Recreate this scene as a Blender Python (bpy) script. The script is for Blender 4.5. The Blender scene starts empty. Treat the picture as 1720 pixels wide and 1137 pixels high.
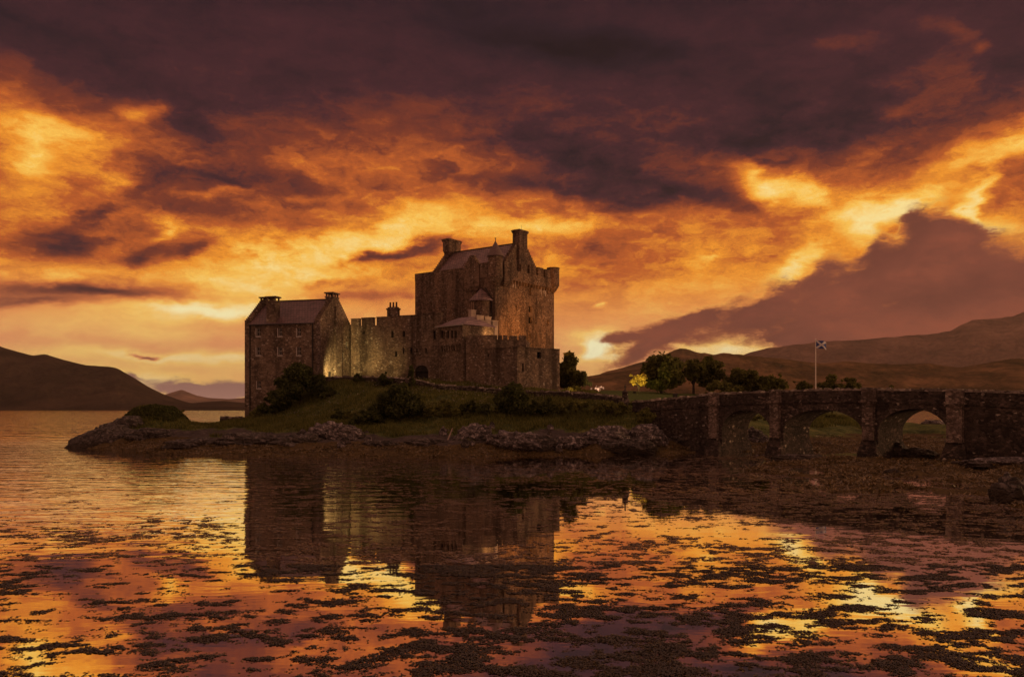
import bpy, bmesh, math, random
import numpy as np
from mathutils import Vector, Matrix, noise as mnoise

scene = bpy.context.scene
COL = scene.collection
R = math.radians
F, HX, HY, CZ = 1400.0, 860.0, 686.0, 4.5       # photo: focal length in px, centre column, horizon row, eye height in m

# ------------------------------------------------------------------ camera
cam_d = bpy.data.cameras.new('camera')
cam = bpy.data.objects.new('camera', cam_d); COL.objects.link(cam)
cam.location = (0, 0, CZ); cam.rotation_euler = (R(90), 0, 0)
cam_d.sensor_width = 36.0; cam_d.lens = 36.0 * F / 1720.0
cam_d.shift_y = (HY - 568.5) / 1720.0
cam_d.clip_start = 0.1; cam_d.clip_end = 60000
scene.camera = cam

# ------------------------------------------------------------------ exposure
vs = scene.view_settings
vs.view_transform = 'Standard'; vs.look = 'None'; vs.exposure = 0.0; vs.gamma = 1.0; vs.use_curve_mapping = False

# ------------------------------------------------------------------ node helpers
def lin(c):
    return tuple(((v / 255.0) / 12.92 if v / 255.0 <= 0.04045 else ((v / 255.0 + 0.055) / 1.055) ** 2.4) for v in c) + (1.0,)

class NT:
    def __init__(s, tree): s.t = tree; s.n = tree.nodes; s.l = tree.links
    def new(s, typ, **kw):
        nd = s.n.new(typ)
        for k, v in kw.items(): setattr(nd, k, v)
        return nd
    def put(s, sock, v):
        if isinstance(v, bpy.types.NodeSocket): s.l.new(v, sock)
        elif v is not None: sock.default_value = v
    def m(s, op, a, b=None, c=None, clamp=False):
        nd = s.new('ShaderNodeMath', operation=op, use_clamp=clamp)
        for i, v in enumerate((a, b, c)):
            if v is not None: s.put(nd.inputs[i], v)
        return nd.outputs[0]
    def vm(s, op, a, b=None, scale=None):
        nd = s.new('ShaderNodeVectorMath', operation=op)
        s.put(nd.inputs[0], a)
        if b is not None: s.put(nd.inputs[1], b)
        if scale is not None: s.put(nd.inputs['Scale'], scale)
        return nd.outputs[0]
    def noise(s, vec, scale, detail=4, rough=0.55, out='Fac', dist=0.0, lac=2.0):
        nd = s.new('ShaderNodeTexNoise')
        s.put(nd.inputs['Vector'], vec); nd.inputs['Scale'].default_value = scale
        nd.inputs['Detail'].default_value = detail; nd.inputs['Roughness'].default_value = rough
        nd.inputs['Distortion'].default_value = dist; nd.inputs['Lacunarity'].default_value = lac
        return nd.outputs[0] if out == 'Fac' else nd.outputs[1]
    def vor(s, vec, scale, feature='F1', out='Distance', rand=1.0):
        nd = s.new('ShaderNodeTexVoronoi', feature=feature)
        s.put(nd.inputs['Vector'], vec); nd.inputs['Scale'].default_value = scale
        nd.inputs['Randomness'].default_value = rand
        return nd.outputs[out]
    def mr(s, v, a, b, c=0.0, d=1.0, smooth=False):
        nd = s.new('ShaderNodeMapRange', interpolation_type='SMOOTHSTEP' if smooth else 'LINEAR')
        s.put(nd.inputs[0], v)
        for i, x in enumerate((a, b, c, d)): s.put(nd.inputs[1 + i], x)
        return nd.outputs[0]
    def mix(s, f, a, b, mode='MIX'):
        nd = s.new('ShaderNodeMix', data_type='RGBA', blend_type=mode)
        s.put(nd.inputs[0], f); s.put(nd.inputs[6], a); s.put(nd.inputs[7], b)
        return nd.outputs[2]
    def ramp(s, f, stops, interp='LINEAR'):
        nd = s.new('ShaderNodeValToRGB'); cr = nd.color_ramp; cr.interpolation = interp
        while len(cr.elements) < len(stops): cr.elements.new(0.5)
        for e, (p, c) in zip(cr.elements, stops):
            e.position = p; e.color = c if len(c) == 4 else tuple(c) + (1.0,)
        s.put(nd.inputs[0], f)
        return nd.outputs[0]
    def mapping(s, vec, loc=(0, 0, 0), rot=(0, 0, 0), scale=(1, 1, 1), typ='POINT'):
        nd = s.new('ShaderNodeMapping', vector_type=typ)
        s.put(nd.inputs[0], vec)
        nd.inputs[1].default_value = loc; nd.inputs[2].default_value = rot; nd.inputs[3].default_value = scale
        return nd.outputs[0]
    def sep(s, v):
        nd = s.new('ShaderNodeSeparateXYZ'); s.put(nd.inputs[0], v); return nd.outputs
    def comb(s, x, y, z):
        nd = s.new('ShaderNodeCombineXYZ')
        for i, v in enumerate((x, y, z)): s.put(nd.inputs[i], v)
        return nd.outputs[0]

# ------------------------------------------------------------------ sky: low sunset sun behind broken cloud
SUN_AZ, SUN_EL = R(88), R(5)
world = bpy.data.worlds.new('World'); scene.world = world; world.use_nodes = True
W = NT(world.node_tree); W.n.clear()
gen = W.new('ShaderNodeTexCoord').outputs['Generated']
sx, sy, sz = W.sep(gen)
hyp = W.m('SQRT', W.m('ADD', W.m('ADD', W.m('MULTIPLY', sx, sx), W.m('MULTIPLY', sy, sy)), 1e-5))
az = W.m('ARCTAN2', sx, sy)
hh = W.m('DIVIDE', sz, hyp)                      # tangent of the elevation
stretch = W.vm('MULTIPLY', gen, (1.0, 1.0, 2.3))
warp1 = W.vm('SCALE', W.vm('SUBTRACT', W.noise(stretch, 4.0, 3, 0.5, 'Color'), (0.5, 0.5, 0.5)), scale=0.13)
warp2 = W.vm('SCALE', W.vm('SUBTRACT', W.noise(stretch, 16.0, 5, 0.62, 'Color'), (0.5, 0.5, 0.5)), scale=0.06)
P0 = W.comb(az, hh, 0.0)
warp = W.vm('MULTIPLY', W.vm('ADD', warp1, warp2), (1.0, 0.55, 0.0))
P = W.vm('ADD', P0, warp)
PW = W.vm('ADD', P0, W.vm('SCALE', warp, scale=0.55))

def blobs(vec, items, start=0.0):
    """sum of soft ellipses of cloud, given as the photo's pixels and turned into azimuth and elevation;
    each step also reads the sum so far (times 1e-9), which keeps the node chain in order and its memory small"""
    x, y, _ = W.sep(vec)
    v1 = W.comb(W.m('MULTIPLY', x, x), W.m('MULTIPLY', x, y), W.m('MULTIPLY', y, y))
    acc = start
    for px, py, rx, ry, rot, a in items:
        u, v = (px - HX) / F, (HY - py) / F
        c = math.sqrt(1 + u * u); cx, cy = math.atan(u), v / c
        ax, ay = rx / F / (c * c), ry / F / c
        co, si = math.cos(R(rot)), math.sin(R(rot))
        A = co * co / ax ** 2 + si * si / ay ** 2; C = si * si / ax ** 2 + co * co / ay ** 2; Bq = 2 * co * si * (1 / ax ** 2 - 1 / ay ** 2)
        d1 = W.new('ShaderNodeVectorMath', operation='DOT_PRODUCT'); W.put(d1.inputs[0], v1); d1.inputs[1].default_value = (A, Bq, C)
        d2 = W.new('ShaderNodeVectorMath', operation='DOT_PRODUCT'); W.put(d2.inputs[0], vec)
        d2.inputs[1].default_value = (-2 * A * cx - Bq * cy, -2 * C * cy - Bq * cx, 0.0)
        k = A * cx * cx + Bq * cx * cy + C * cy * cy
        r2 = W.m('ADD', d1.outputs['Value'], W.m('ADD', d2.outputs['Value'], W.m('MULTIPLY_ADD', acc, 1e-9, k)))
        acc = W.m('MULTIPLY_ADD', W.m('POWER', 0.13, r2), a, acc)
    return acc

hcl = W.mr(hh, 0.0, 0.5)
hP = W.m('ADD', hh, W.m('MULTIPLY', W.sep(warp)[1], 0.8))
base = W.ramp(W.mr(hP, 0.0, 0.6), [(0.0, (.76,)*3), (0.07, (.74,)*3), (0.12, (.70,)*3), (0.24, (.69,)*3), (0.36, (.54,)*3),
                                  (0.46, (.43,)*3), (0.56, (.37,)*3), (0.66, (.27,)*3), (0.80, (.16,)*3), (1.0, (.10,)*3)])
LIGHT = [  # brighter cloud and clear sky
    (60, 240, 170, 110, -8, .38), (30, 340, 150, 50, 8, .10), (215, 185, 75, 24, 14, .22), (180, 300, 60, 60, 0, .14), (400, 318, 80, 12, 24, .16),
    (700, 360, 160, 40, 10, .26), (600, 400, 230, 46, 8, .24), (900, 382, 190, 24, 2, .32), (470, 450, 220, 40, 12, .26), (270, 390, 60, 20, 25, .24),
    (370, 512, 230, 24, 3, .32), (590, 455, 120, 26, 10, .14), (620, 235, 240, 110, 20, .10), (150, 440, 90, 16, 5, .16), (520, 325, 60, 12, 10, .10),
    (1330, 305, 150, 30, -20, .42), (1470, 345, 190, 34, 6, .22), (1670, 230, 90, 44, 20, .42), (1600, 285, 170, 30, 18, .20),
    (1652, 350, 22, 60, 8, .34), (1335, 425, 60, 30, 40, .26), (1440, 380, 66, 40, 10, .30), (1500, 352, 70, 22, 0, .22), (1180, 415, 24, 8, 20, .12), (1260, 275, 60, 16, -30, .16), (1560, 330, 110, 20, 0, .14), (1680, 390, 80, 22, 0, .16),
    (210, 548, 330, 34, 0, .09), (320, 605, 300, 18, 0, .16), (240, 640, 200, 24, 0, .12), (985, 592, 52, 28, 15, .40), (960, 570, 60, 16, 0, .10), (1230, 578, 110, 22, 0, .22),
    (1660, 70, 34, 20, -30, .16), (1580, 45, 90, 22, -20, .09), (1400, 70, 90, 22, 0, .08), (1490, 195, 80, 20, 10, .13), (1090, 400, 30, 9, 20, .12), (1000, 515, 18, 7, 10, .16)]
DARK = [   # thick cloud
    (960, 85, 230, 56, -10, -.15), (1350, 130, 300, 70, -8, -.08), (1690, 105, 70, 60, 10, -.14), (1000, 280, 240, 46, -16, -.26), (960, 320, 220, 26, -4, -.22),
    (1180, 310, 120, 28, -10, -.18), (1340, 225, 300, 50, 0, -.24), (1130, 200, 240, 80, 0, -.10), (340, 290, 190, 54, 8, -.20),
    (290, 200, 70, 70, 20, -.22), (360, 350, 170, 32, 0, -.24), (75, 385, 120, 26, 8, -.32), (220, 422, 120, 26, 18, -.32), (330, 412, 60, 18, 20, -.28), (130, 350, 80, 10, 20, -.20),
    (150, 478, 220, 22, 2, -.44), (50, 498, 150, 14, 0, -.24), (655, 424, 110, 14, 10, -.40), (820, 150, 240, 100, 0, -.06), (500, 130, 260, 60, 0, -.07), (560, 470, 60, 8, 6, -.14),
    (80, 80, 300, 80, 0, -.10), (640, 492, 130, 18, 4, -.16), (272, 602, 26, 5, 3, -.50), (480, 300, 150, 40, 0, -.10)]
B = blobs(P, LIGHT + DARK, base)
det1 = W.m('SUBTRACT', W.noise(W.vm('ADD', stretch, warp1), 7.0, 6, 0.52), 0.5)
det2 = W.m('SUBTRACT', W.noise(W.vm('ADD', stretch, W.vm('SCALE', warp2, scale=1.6)), 26.0, 7, 0.64), 0.5)
det3 = W.m('SUBTRACT', W.noise(W.vm('ADD', stretch, W.vm('SCALE', warp2, scale=3.0)), 11.0, 8, 0.68), 0.5)
damp = W.ramp(W.mr(hh, 0.0, 0.5), [(0.0, (.15,)*3), (0.2, (.3,)*3), (0.34, (1.0,)*3), (0.6, (.9,)*3), (0.75, (.5,)*3), (1.0, (.3,)*3)])
B = W.m('ADD', B, W.m('MULTIPLY', W.m('ADD', W.m('MULTIPLY', det1, 0.50), W.m('ADD', W.m('MULTIPLY', det2, 0.46), W.m('MULTIPLY', det3, 0.44))), damp))
# the sky behind and beside the viewer: the sunset's far side, out of view, brightened to light castle and ground
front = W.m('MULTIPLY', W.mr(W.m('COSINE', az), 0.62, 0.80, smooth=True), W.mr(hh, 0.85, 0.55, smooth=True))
warm = W.ramp(B, [(0.0, lin((15, 10, 16))), (0.14, lin((39, 24, 33))), (0.27, lin((66, 34, 41))), (0.42, lin((122, 55, 38))),
                  (0.56, lin((188, 92, 40))), (0.70, lin((242, 150, 44))), (0.84, lin((255, 196, 84))), (1.0, lin((255, 226, 150)))])
pale = W.ramp(B, [(0.0, lin((60, 36, 38))), (0.27, lin((92, 52, 46))), (0.42, lin((142, 84, 64))), (0.56, lin((206, 126, 82))),
                  (0.70, lin((228, 152, 98))), (0.82, lin((250, 200, 112))), (1.0, lin((255, 246, 196)))])
sky_c = W.mix(W.mr(hh, 0.06, 0.17, 1.0, 0.0, smooth=True), warm, pale)

# the low cloud bank: over the right-hand mountains, and the small cumulus row on the left horizon
BANK = [(1760, 510, 330, 110, 0, 1.6), (1620, 580, 300, 60, 0, .8), (1570, 440, 110, 70, 30, .8), (1575, 385, 60, 44, 50, .55), (1410, 500, 160, 50, 26, .9), (1270, 522, 120, 32, 22, .8),
        (1140, 546, 110, 20, 14, .9), (1030, 570, 60, 12, 8, .9), (1050, 602, 70, 18, 25, .8), (1120, 575, 110, 24, 5, .8),
        (1480, 570, 300, 46, 0, 1.1), (1420, 540, 140, 36, 0, .5), (1490, 450, 130, 50, 32, .75), (1340, 490, 110, 36, 26, .55), (1640, 420, 110, 50, 0, .5), (1300, 472, 44, 24, 20, .5), (1385, 446, 50, 26, 20, .55), (1468, 414, 44, 26, 20, .55), (1545, 362, 36, 30, 30, .5), (1182, 524, 44, 13, 20, .5), (1245, 492, 36, 17, 20, .5), (1432, 418, 26, 12, 20, -.5), (1345, 448, 22, 10, 20, -.4), (1510, 385, 22, 14, 20, -.45), (1275, 486, 16, 9, 0, -.35), (1640, 385, 50, 30, 0, .4), (330, 650, 110, 16, -2, 1.3), (400, 650, 70, 14, 0, 1.0), (236, 632, 22, 7, -20, .7),
        (1225, 583, 60, 11, 0, -1.0), (1150, 582, 30, 7, 0, -.4), (1660, 345, 46, 60, 5, -.7), (965, 595, 40, 20, 15, -.7)]
Kb = blobs(PW, BANK)
K = W.m('ADD', Kb, W.m('ADD', W.m('MULTIPLY', det1, 0.7), W.m('ADD', W.m('MULTIPLY', det2, 0.7), W.m('MULTIPLY', det3, 1.9))))
kmask = W.m('MULTIPLY', W.mr(K, 0.12, 0.74, smooth=True), W.mr(Kb, 0.02, 0.2))
rim = W.m('MULTIPLY', W.mr(K, 0.05, 0.28, smooth=True), W.mr(K, 0.25, 0.42, 1.0, 0.0, smooth=True))
rim = W.m('MULTIPLY', W.m('MULTIPLY', rim, W.mr(Kb, 0.04, 0.2)), W.mr(hh, 0.04, 0.16, 0.1, 1.0))
sky_c = W.mix(W.m('MULTIPLY', rim, W.mr(det1, -0.1, 0.2, 0.0, 0.6)), sky_c, lin((255, 200, 96)))
kb = W.m('ADD', W.m('ADD', W.m('MULTIPLY', W.noise(stretch, 6.0, 5, 0.55), 0.9), W.m('MULTIPLY', det2, 0.25)), W.mr(K, 0.4, 1.8, -0.12, 0.18))
kcol = W.ramp(kb, [(0.2, lin((92, 50, 44))), (0.5, lin((122, 65, 52))), (0.8, lin((154, 80, 58)))])
kcol = W.mix(W.mr(K, 0.3, 0.95, 0.75, 0.0, smooth=True), kcol, lin((190, 104, 62)))
leftgrey = W.mr(az, -0.25, -0.15, 1.0, 0.0)
kcol = W.mix(leftgrey, kcol, W.ramp(W.mr(hh, 0.0, 0.045), [(0.0, lin((176, 128, 110))), (0.55, lin((150, 108, 96))), (1.0, lin((132, 92, 84)))]))
sky_c = W.mix(kmask, sky_c, kcol)
below = W.mr(hh, -0.03, 0.0, 1.0, 0.0)
sky_c = W.mix(below, sky_c, lin((120, 74, 52)))

nish = W.new('ShaderNodeTexSky', sky_type='NISHITA')
nish.sun_disc = False; nish.sun_elevation = SUN_EL; nish.sun_rotation = SUN_AZ; nish.air_density = 2.0; nish.dust_density = 4.0
bg1 = W.new('ShaderNodeBackground'); W.put(bg1.inputs[0], sky_c); bg1.inputs[1].default_value = 1.0
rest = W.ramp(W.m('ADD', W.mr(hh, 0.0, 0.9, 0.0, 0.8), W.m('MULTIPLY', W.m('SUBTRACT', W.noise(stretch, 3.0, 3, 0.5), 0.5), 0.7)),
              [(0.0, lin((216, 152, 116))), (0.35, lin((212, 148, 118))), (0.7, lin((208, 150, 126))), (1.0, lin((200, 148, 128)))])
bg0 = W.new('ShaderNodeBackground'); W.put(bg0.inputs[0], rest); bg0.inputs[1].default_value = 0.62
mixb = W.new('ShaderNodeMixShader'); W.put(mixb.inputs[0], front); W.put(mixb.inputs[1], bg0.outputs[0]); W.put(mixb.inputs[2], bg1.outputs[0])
bg2 = W.new('ShaderNodeBackground'); W.put(bg2.inputs[0], nish.outputs[0]); bg2.inputs[1].default_value = 0.003
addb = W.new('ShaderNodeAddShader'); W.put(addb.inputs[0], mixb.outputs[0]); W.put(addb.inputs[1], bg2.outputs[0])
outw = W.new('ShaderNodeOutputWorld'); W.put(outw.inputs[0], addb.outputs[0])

# ------------------------------------------------------------------ sun: weak, warm, low on the right, softened by cloud
sun_d = bpy.data.lights.new('sun', 'SUN'); sun = bpy.data.objects.new('sun', sun_d); COL.objects.link(sun)
sun_d.energy = 1.3; sun_d.angle = R(8); sun_d.color = (1.0, 0.55, 0.25)
sd = Vector((math.sin(SUN_AZ) * math.cos(SUN_EL), math.cos(SUN_AZ) * math.cos(SUN_EL), math.sin(SUN_EL)))
sun.rotation_euler = sd.to_track_quat('Z', 'Y').to_euler()

# ------------------------------------------------------------------ render settings for this dim scene
cy = scene.cycles
cy.max_bounces = 5; cy.diffuse_bounces = 2; cy.glossy_bounces = 3; cy.transmission_bounces = 2; cy.volume_bounces = 0; cy.transparent_max_bounces = 4
cy.use_denoising = True
rng = np.random.default_rng(7)
random.seed(7)

# ------------------------------------------------------------------ mesh helpers
def pt(px, d):                                    # ground point seen in column px of the photo, d metres away
    return np.array([(px - HX) / F * d, d])
def zz(py, d):                                    # height seen in row py at d metres
    return CZ + (HY - py) * d / F

class MB:
    def __init__(s): s.v = []; s.f = []; s.mi = []
    def poly(s, pts, m=0):
        i = len(s.v); s.v += [tuple(map(float, p)) for p in pts]; s.f.append(tuple(range(i, i + len(pts)))); s.mi.append(m)
    def prism(s, poly, z0, z1, m=0, top=True, bottom=True):
        """poly counter-clockwise seen from above; z0, z1 numbers"""
        n = len(poly)
        for i in range(n):
            a, b = poly[i], poly[(i + 1) % n]
            s.poly([(a[0], a[1], z0), (b[0], b[1], z0), (b[0], b[1], z1), (a[0], a[1], z1)], m)
        if top: s.poly([(p[0], p[1], z1) for p in poly], m)
        if bottom: s.poly([(p[0], p[1], z0) for p in reversed(poly)], m)
    def loft(s, rings, m=0, cap=True):
        n = len(rings[0])
        for r0, r1 in zip(rings, rings[1:]):
            for i in range(n):
                j = (i + 1) % n
                s.poly([r0[i], r0[j], r1[j], r1[i]], m)
        if cap:
            s.poly(list(reversed(rings[0])), m); s.poly(rings[-1], m)
    def box(s, c, u, lu, lv, z0, z1, m=0):
        """upright box centred on c=(x,y), lu long along u, lv across"""
        u = np.array(u, float); u /= np.hypot(*u); v = np.array([-u[1], u[0]]); c = np.array(c, float)
        s.prism([c - u * lu / 2 - v * lv / 2, c + u * lu / 2 - v * lv / 2, c + u * lu / 2 + v * lv / 2, c - u * lu / 2 + v * lv / 2], z0, z1, m)
    def frustum(s, c, u, lu0, lv0, lu1, lv1, z0, z1, m=0):
        u = np.array(u, float); u /= np.hypot(*u); v = np.array([-u[1], u[0]]); c = np.array(c, float)
        def ring(a, b, z): return [(*(c + u * x * a / 2 + v * y * b / 2), z) for x, y in ((-1, -1), (1, -1), (1, 1), (-1, 1))]
        s.loft([ring(lu0, lv0, z0), ring(lu1, lv1, z1)], m)
    def lathe(s, c, prof, n=20, m=0, a0=0.0, a1=2 * math.pi):
        rings = []
        for r, z in prof:
            rings.append([(c[0] + r * math.cos(a0 + (a1 - a0) * i / n), c[1] + r * math.sin(a0 + (a1 - a0) * i / n), z) for i in range(n)])
        s.loft(rings, m)
    def tube(s, pts, radii, n=7, m=0):
        rings = []
        for i, p in enumerate(pts):
            p = Vector(p); q = Vector(pts[min(i + 1, len(pts) - 1)]); o = Vector(pts[max(i - 1, 0)])
            t = (q - o).normalized(); a = t.orthogonal().normalized(); b = t.cross(a)
            if i:                                   # keep the ring turned like the one before
                pa = prev - t * prev.dot(t); a = pa.normalized(); b = t.cross(a)
            prev = a
            rings.append([tuple(p + (a * math.cos(2 * math.pi * k / n) + b * math.sin(2 * math.pi * k / n)) * radii[i]) for k in range(n)])
        s.loft(rings, m)
    def build(s, name, mats, parent=None, origin=(0, 0, 0), smooth=False):
        me = bpy.data.meshes.new(name)
        o3 = np.array(origin, float)
        me.from_pydata([tuple(np.array(v) - o3) for v in s.v], [], s.f)
        for m in (mats if isinstance(mats, (list, tuple)) else [mats]): me.materials.append(m)
        me.polygons.foreach_set('material_index', s.mi)
        if smooth: me.polygons.foreach_set('use_smooth', [True] * len(s.f))
        bm = bmesh.new(); bm.from_mesh(me); bmesh.ops.remove_doubles(bm, verts=bm.verts, dist=0.0005)
        bmesh.ops.recalc_face_normals(bm, faces=bm.faces); bm.to_mesh(me); bm.free()
        o = bpy.data.objects.new(name, me); COL.objects.link(o)
        if parent: o.parent = parent
        else: o.location = origin
        return o

def np_mesh(name, verts, faces, mats, parent=None, smooth=False, loc=(0, 0, 0), attrs=None):
    """fast mesh from arrays; all faces have the same number of corners"""
    me = bpy.data.meshes.new(name); verts = np.asarray(verts, np.float32); faces = np.asarray(faces, np.int32)
    k = faces.shape[1]
    me.vertices.add(len(verts)); me.vertices.foreach_set('co', verts.ravel())
    me.loops.add(faces.size); me.loops.foreach_set('vertex_index', faces.ravel())
    me.polygons.add(len(faces)); me.polygons.foreach_set('loop_start', np.arange(0, faces.size, k, dtype=np.int32))
    me.polygons.foreach_set('use_smooth', np.full(len(faces), smooth))
    for nm, arr in (attrs or {}).items():
        at = me.attributes.new(nm, 'FLOAT', 'POINT'); at.data.foreach_set('value', np.asarray(arr, np.float32))
    for m in (mats if isinstance(mats, (list, tuple)) else [mats]): me.materials.append(m)
    me.update(calc_edges=True)
    o = bpy.data.objects.new(name, me); COL.objects.link(o); o.location = loc
    if parent: o.parent = parent
    return o

def tag(o, label=None, cat=None, group=None, kind=None):
    if label: o['label'] = label
    if cat: o['category'] = cat
    if group: o['group'] = group
    if kind: o['kind'] = kind
    return o
def empty(name, loc, label, cat, group=None):
    o = bpy.data.objects.new(name, None); COL.objects.link(o); o.location = loc; o.empty_display_size = 0.5
    return tag(o, label, cat, group)

# lattice noise in numpy (for shapes of ground, rock and weed)
_perm = rng.permutation(4096); _grad = rng.random(4096)
def vnoise(x, y):
    xi = np.floor(x).astype(int); yi = np.floor(y).astype(int); fx = x - xi; fy = y - yi
    fx = fx * fx * (3 - 2 * fx); fy = fy * fy * (3 - 2 * fy)
    h = lambda a, b: _grad[_perm[(_perm[a & 4095] + b) & 4095]]
    return (h(xi, yi) * (1 - fx) + h(xi + 1, yi) * fx) * (1 - fy) + (h(xi, yi + 1) * (1 - fx) + h(xi + 1, yi + 1) * fx) * fy
def fbm(x, y, oct=4, gain=0.5):
    t = 0; a = 1; s = 0
    for i in range(oct):
        t = t + a * (vnoise(x + 17.3 * i, y - 9.1 * i) - 0.5); s += a; a *= gain; x = x * 2.03; y = y * 2.03
    return t / s * 2

# ------------------------------------------------------------------ materials
def material(name):
    m = bpy.data.materials.new(name); m.use_nodes = True; t = NT(m.node_tree); t.n.clear()
    b = t.new('ShaderNodeBsdfPrincipled'); o = t.new('ShaderNodeOutputMaterial'); t.l.new(b.outputs[0], o.inputs[0])
    return m, t, b
def coords(t): return t.new('ShaderNodeTexCoord').outputs['Object']
def bump(t, b, h, strength=0.6, dist=0.05):
    nd = t.new('ShaderNodeBump'); nd.inputs['Strength'].default_value = strength; nd.inputs['Distance'].default_value = dist
    t.put(nd.inputs['Height'], h); t.l.new(nd.outputs[0], b.inputs['Normal'])

def stone_mat(name, tones, scale=2.0, streak=0.6, pale=0.10, joint=0.4, rough=0.9):
    m, t, b = material(name); co = coords(t)
    wob = t.vm('ADD', co, t.vm('SCALE', t.noise(co, 1.1, 2, 0.5, 'Color'), scale=0.35))
    q = t.vm('MULTIPLY', wob, (1.0, 1.0, 1.55))
    cell = t.sep(t.vor(q, scale, 'F1', 'Color'))[0]
    cell2 = t.sep(t.vor(q, scale, 'F1', 'Color'))[1]
    edge = t.vor(q, scale, 'DISTANCE_TO_EDGE', 'Distance')
    c = t.ramp(cell, tones)
    c = t.mix(t.mr(cell2, 1 - pale, 1 - pale * 0.5, 0.0, 0.75), c, (0.50, 0.43, 0.36, 1))
    big = t.noise(co, 0.22, 4, 0.6)
    c = t.mix(1.0, c, t.ramp(big, [(0.3, (.72, .70, .68)), (0.55, (1, 1, 1)), (0.75, (1.14, 1.08, 1.0))]), 'MULTIPLY')
    st = t.noise(t.vm('MULTIPLY', co, (0.62, 0.62, 0.05)), 1.0, 5, 0.62)
    c = t.mix(streak, c, t.ramp(st, [(0.37, (.22, .19, .18)), (0.50, (.95, .95, .95)), (0.66, (1.25, 1.18, 1.1))]), 'MULTIPLY')
    pz = t.noise(t.vm('MULTIPLY', wob, (1, 1, .7)), 0.48, 6, 0.66)          # repointed and weathered patches
    c = t.mix(t.mr(pz, 0.55, 0.62, 0.0, 0.42), c, tuple(min(1, v * 1.15) for v in tones[-2][1]) + (1,))
    c = t.mix(t.mr(pz, 0.44, 0.37, 0.0, 0.55), c, tuple(v * .6 for v in tones[0][1]) + (1,))
    lich = t.noise(co, 3.5, 4, 0.65)
    c = t.mix(t.mr(lich, 0.64, 0.72, 0.0, 0.35), c, (0.34, 0.31, 0.26, 1))
    c = t.mix(t.mr(edge, 0.0, 0.09, joint, 0.0), c, (0.05, 0.042, 0.036, 1))
    t.put(b.inputs['Base Color'], c); b.inputs['Roughness'].default_value = rough; b.inputs['Specular IOR Level'].default_value = 0.25
    bump(t, b, t.m('ADD', t.mr(edge, 0.0, 0.14), t.m('MULTIPLY', t.noise(co, 9.0, 3, 0.6), 0.35)), 0.8, 0.07)
    return m
CASTLE_T = [(0.0, (.11, .078, .060)), (0.3, (.155, .110, .082)), (0.6, (.20, .143, .104)), (0.85, (.26, .19, .138)), (1.0, (.31, .235, .175))]
M_stone = stone_mat('castle_rubble_stone', CASTLE_T, 3.8, 0.8, 0.05)
M_stonew = stone_mat('range_rubble_stone', CASTLE_T, 3.1, 0.45, 0.07)
M_stone2 = stone_mat('keep_rubble_stone', [(0.0, (.09, .06, .046)), (0.4, (.18, .115, .08)), (0.75, (.25, .165, .115)), (1.0, (.32, .22, .16))], 4.2, 0.75, 0.03)
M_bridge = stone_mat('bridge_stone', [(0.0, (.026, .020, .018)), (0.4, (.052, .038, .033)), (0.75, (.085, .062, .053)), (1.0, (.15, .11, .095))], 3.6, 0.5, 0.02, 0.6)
M_pilaster = stone_mat('dressed_bridge_stone', [(0.0, (.09, .066, .056)), (0.5, (.19, .14, .118)), (1.0, (.34, .26, .22))], 4.2, 0.4, 0.05, 0.6)
M_ring = stone_mat('arch_ring_stone', [(0.0, (.045, .034, .03)), (0.5, (.085, .064, .055)), (1.0, (.16, .12, .10))], 4.2, 0.4, 0.03, 0.6)
M_coping = stone_mat('coping_stone', [(0.0, (.08, .066, .058)), (0.5, (.18, .145, .125)), (1.0, (.36, .30, .26))], 2.0, 0.0, 0.15, 0.3)
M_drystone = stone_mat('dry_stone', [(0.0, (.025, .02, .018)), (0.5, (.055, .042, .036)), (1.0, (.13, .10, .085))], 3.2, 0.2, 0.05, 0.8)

def slate_mat(name, a, bb, ang, row=0.32):
    m, t, b = material(name); co = coords(t)
    q = t.mapping(co, (0, 0, 0), (0, 0, ang))
    x, y, z = t.sep(q)
    br = t.new('ShaderNodeTexBrick'); t.put(br.inputs['Vector'], t.comb(x, t.m('ADD', z, t.m('MULTIPLY', y, 0.02)), 0.0))
    br.inputs['Scale'].default_value = 1.0; br.inputs['Brick Width'].default_value = 0.45; br.inputs['Row Height'].default_value = row
    br.inputs['Mortar Size'].default_value = 0.035; br.inputs['Mortar Smooth'].default_value = 0.3
    br.inputs['Color1'].default_value = (*a, 1); br.inputs['Color2'].default_value = (*bb, 1); br.inputs['Mortar'].default_value = (.03, .022, .024, 1)
    c = br.outputs[0]
    n = t.noise(co, 0.8, 5, 0.65)
    c = t.mix(1.0, c, t.ramp(n, [(0.3, (.6, .58, .58)), (0.6, (1.15, 1.1, 1.1)), (0.8, (1.35, 1.3, 1.3))]), 'MULTIPLY')
    sp = t.noise(co, 2.8, 3, 0.7)
    c = t.mix(t.mr(sp, 0.66, 0.74, 0, .6), c, (.50, .46, .46, 1))
    t.put(b.inputs['Base Color'], c); b.inputs['Roughness'].default_value = 0.55
    bump(t, b, br.outputs['Fac'], -0.6, 0.04)
    return m
def plain(name, c, rough=0.7, metal=0.0, var=0.3, sc=3.0, spec=0.3):
    m, t, b = material(name); co = coords(t); n = t.noise(co, sc, 5, 0.6)
    col = t.mix(1.0, (*c, 1), t.ramp(n, [(0.25, (1 - var,) * 3), (0.75, (1 + var,) * 3)]), 'MULTIPLY')
    t.put(b.inputs['Base Color'], col); b.inputs['Roughness'].default_value = rough; b.inputs['Metallic'].default_value = metal
    b.inputs['Specular IOR Level'].default_value = spec
    return m
M_harl = plain('pale_harling', (.38, .29, .235), 0.9, var=0.35, sc=1.2)
M_white = plain('white_paint', (.36, .32, .29), 0.6, var=0.15)
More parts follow.
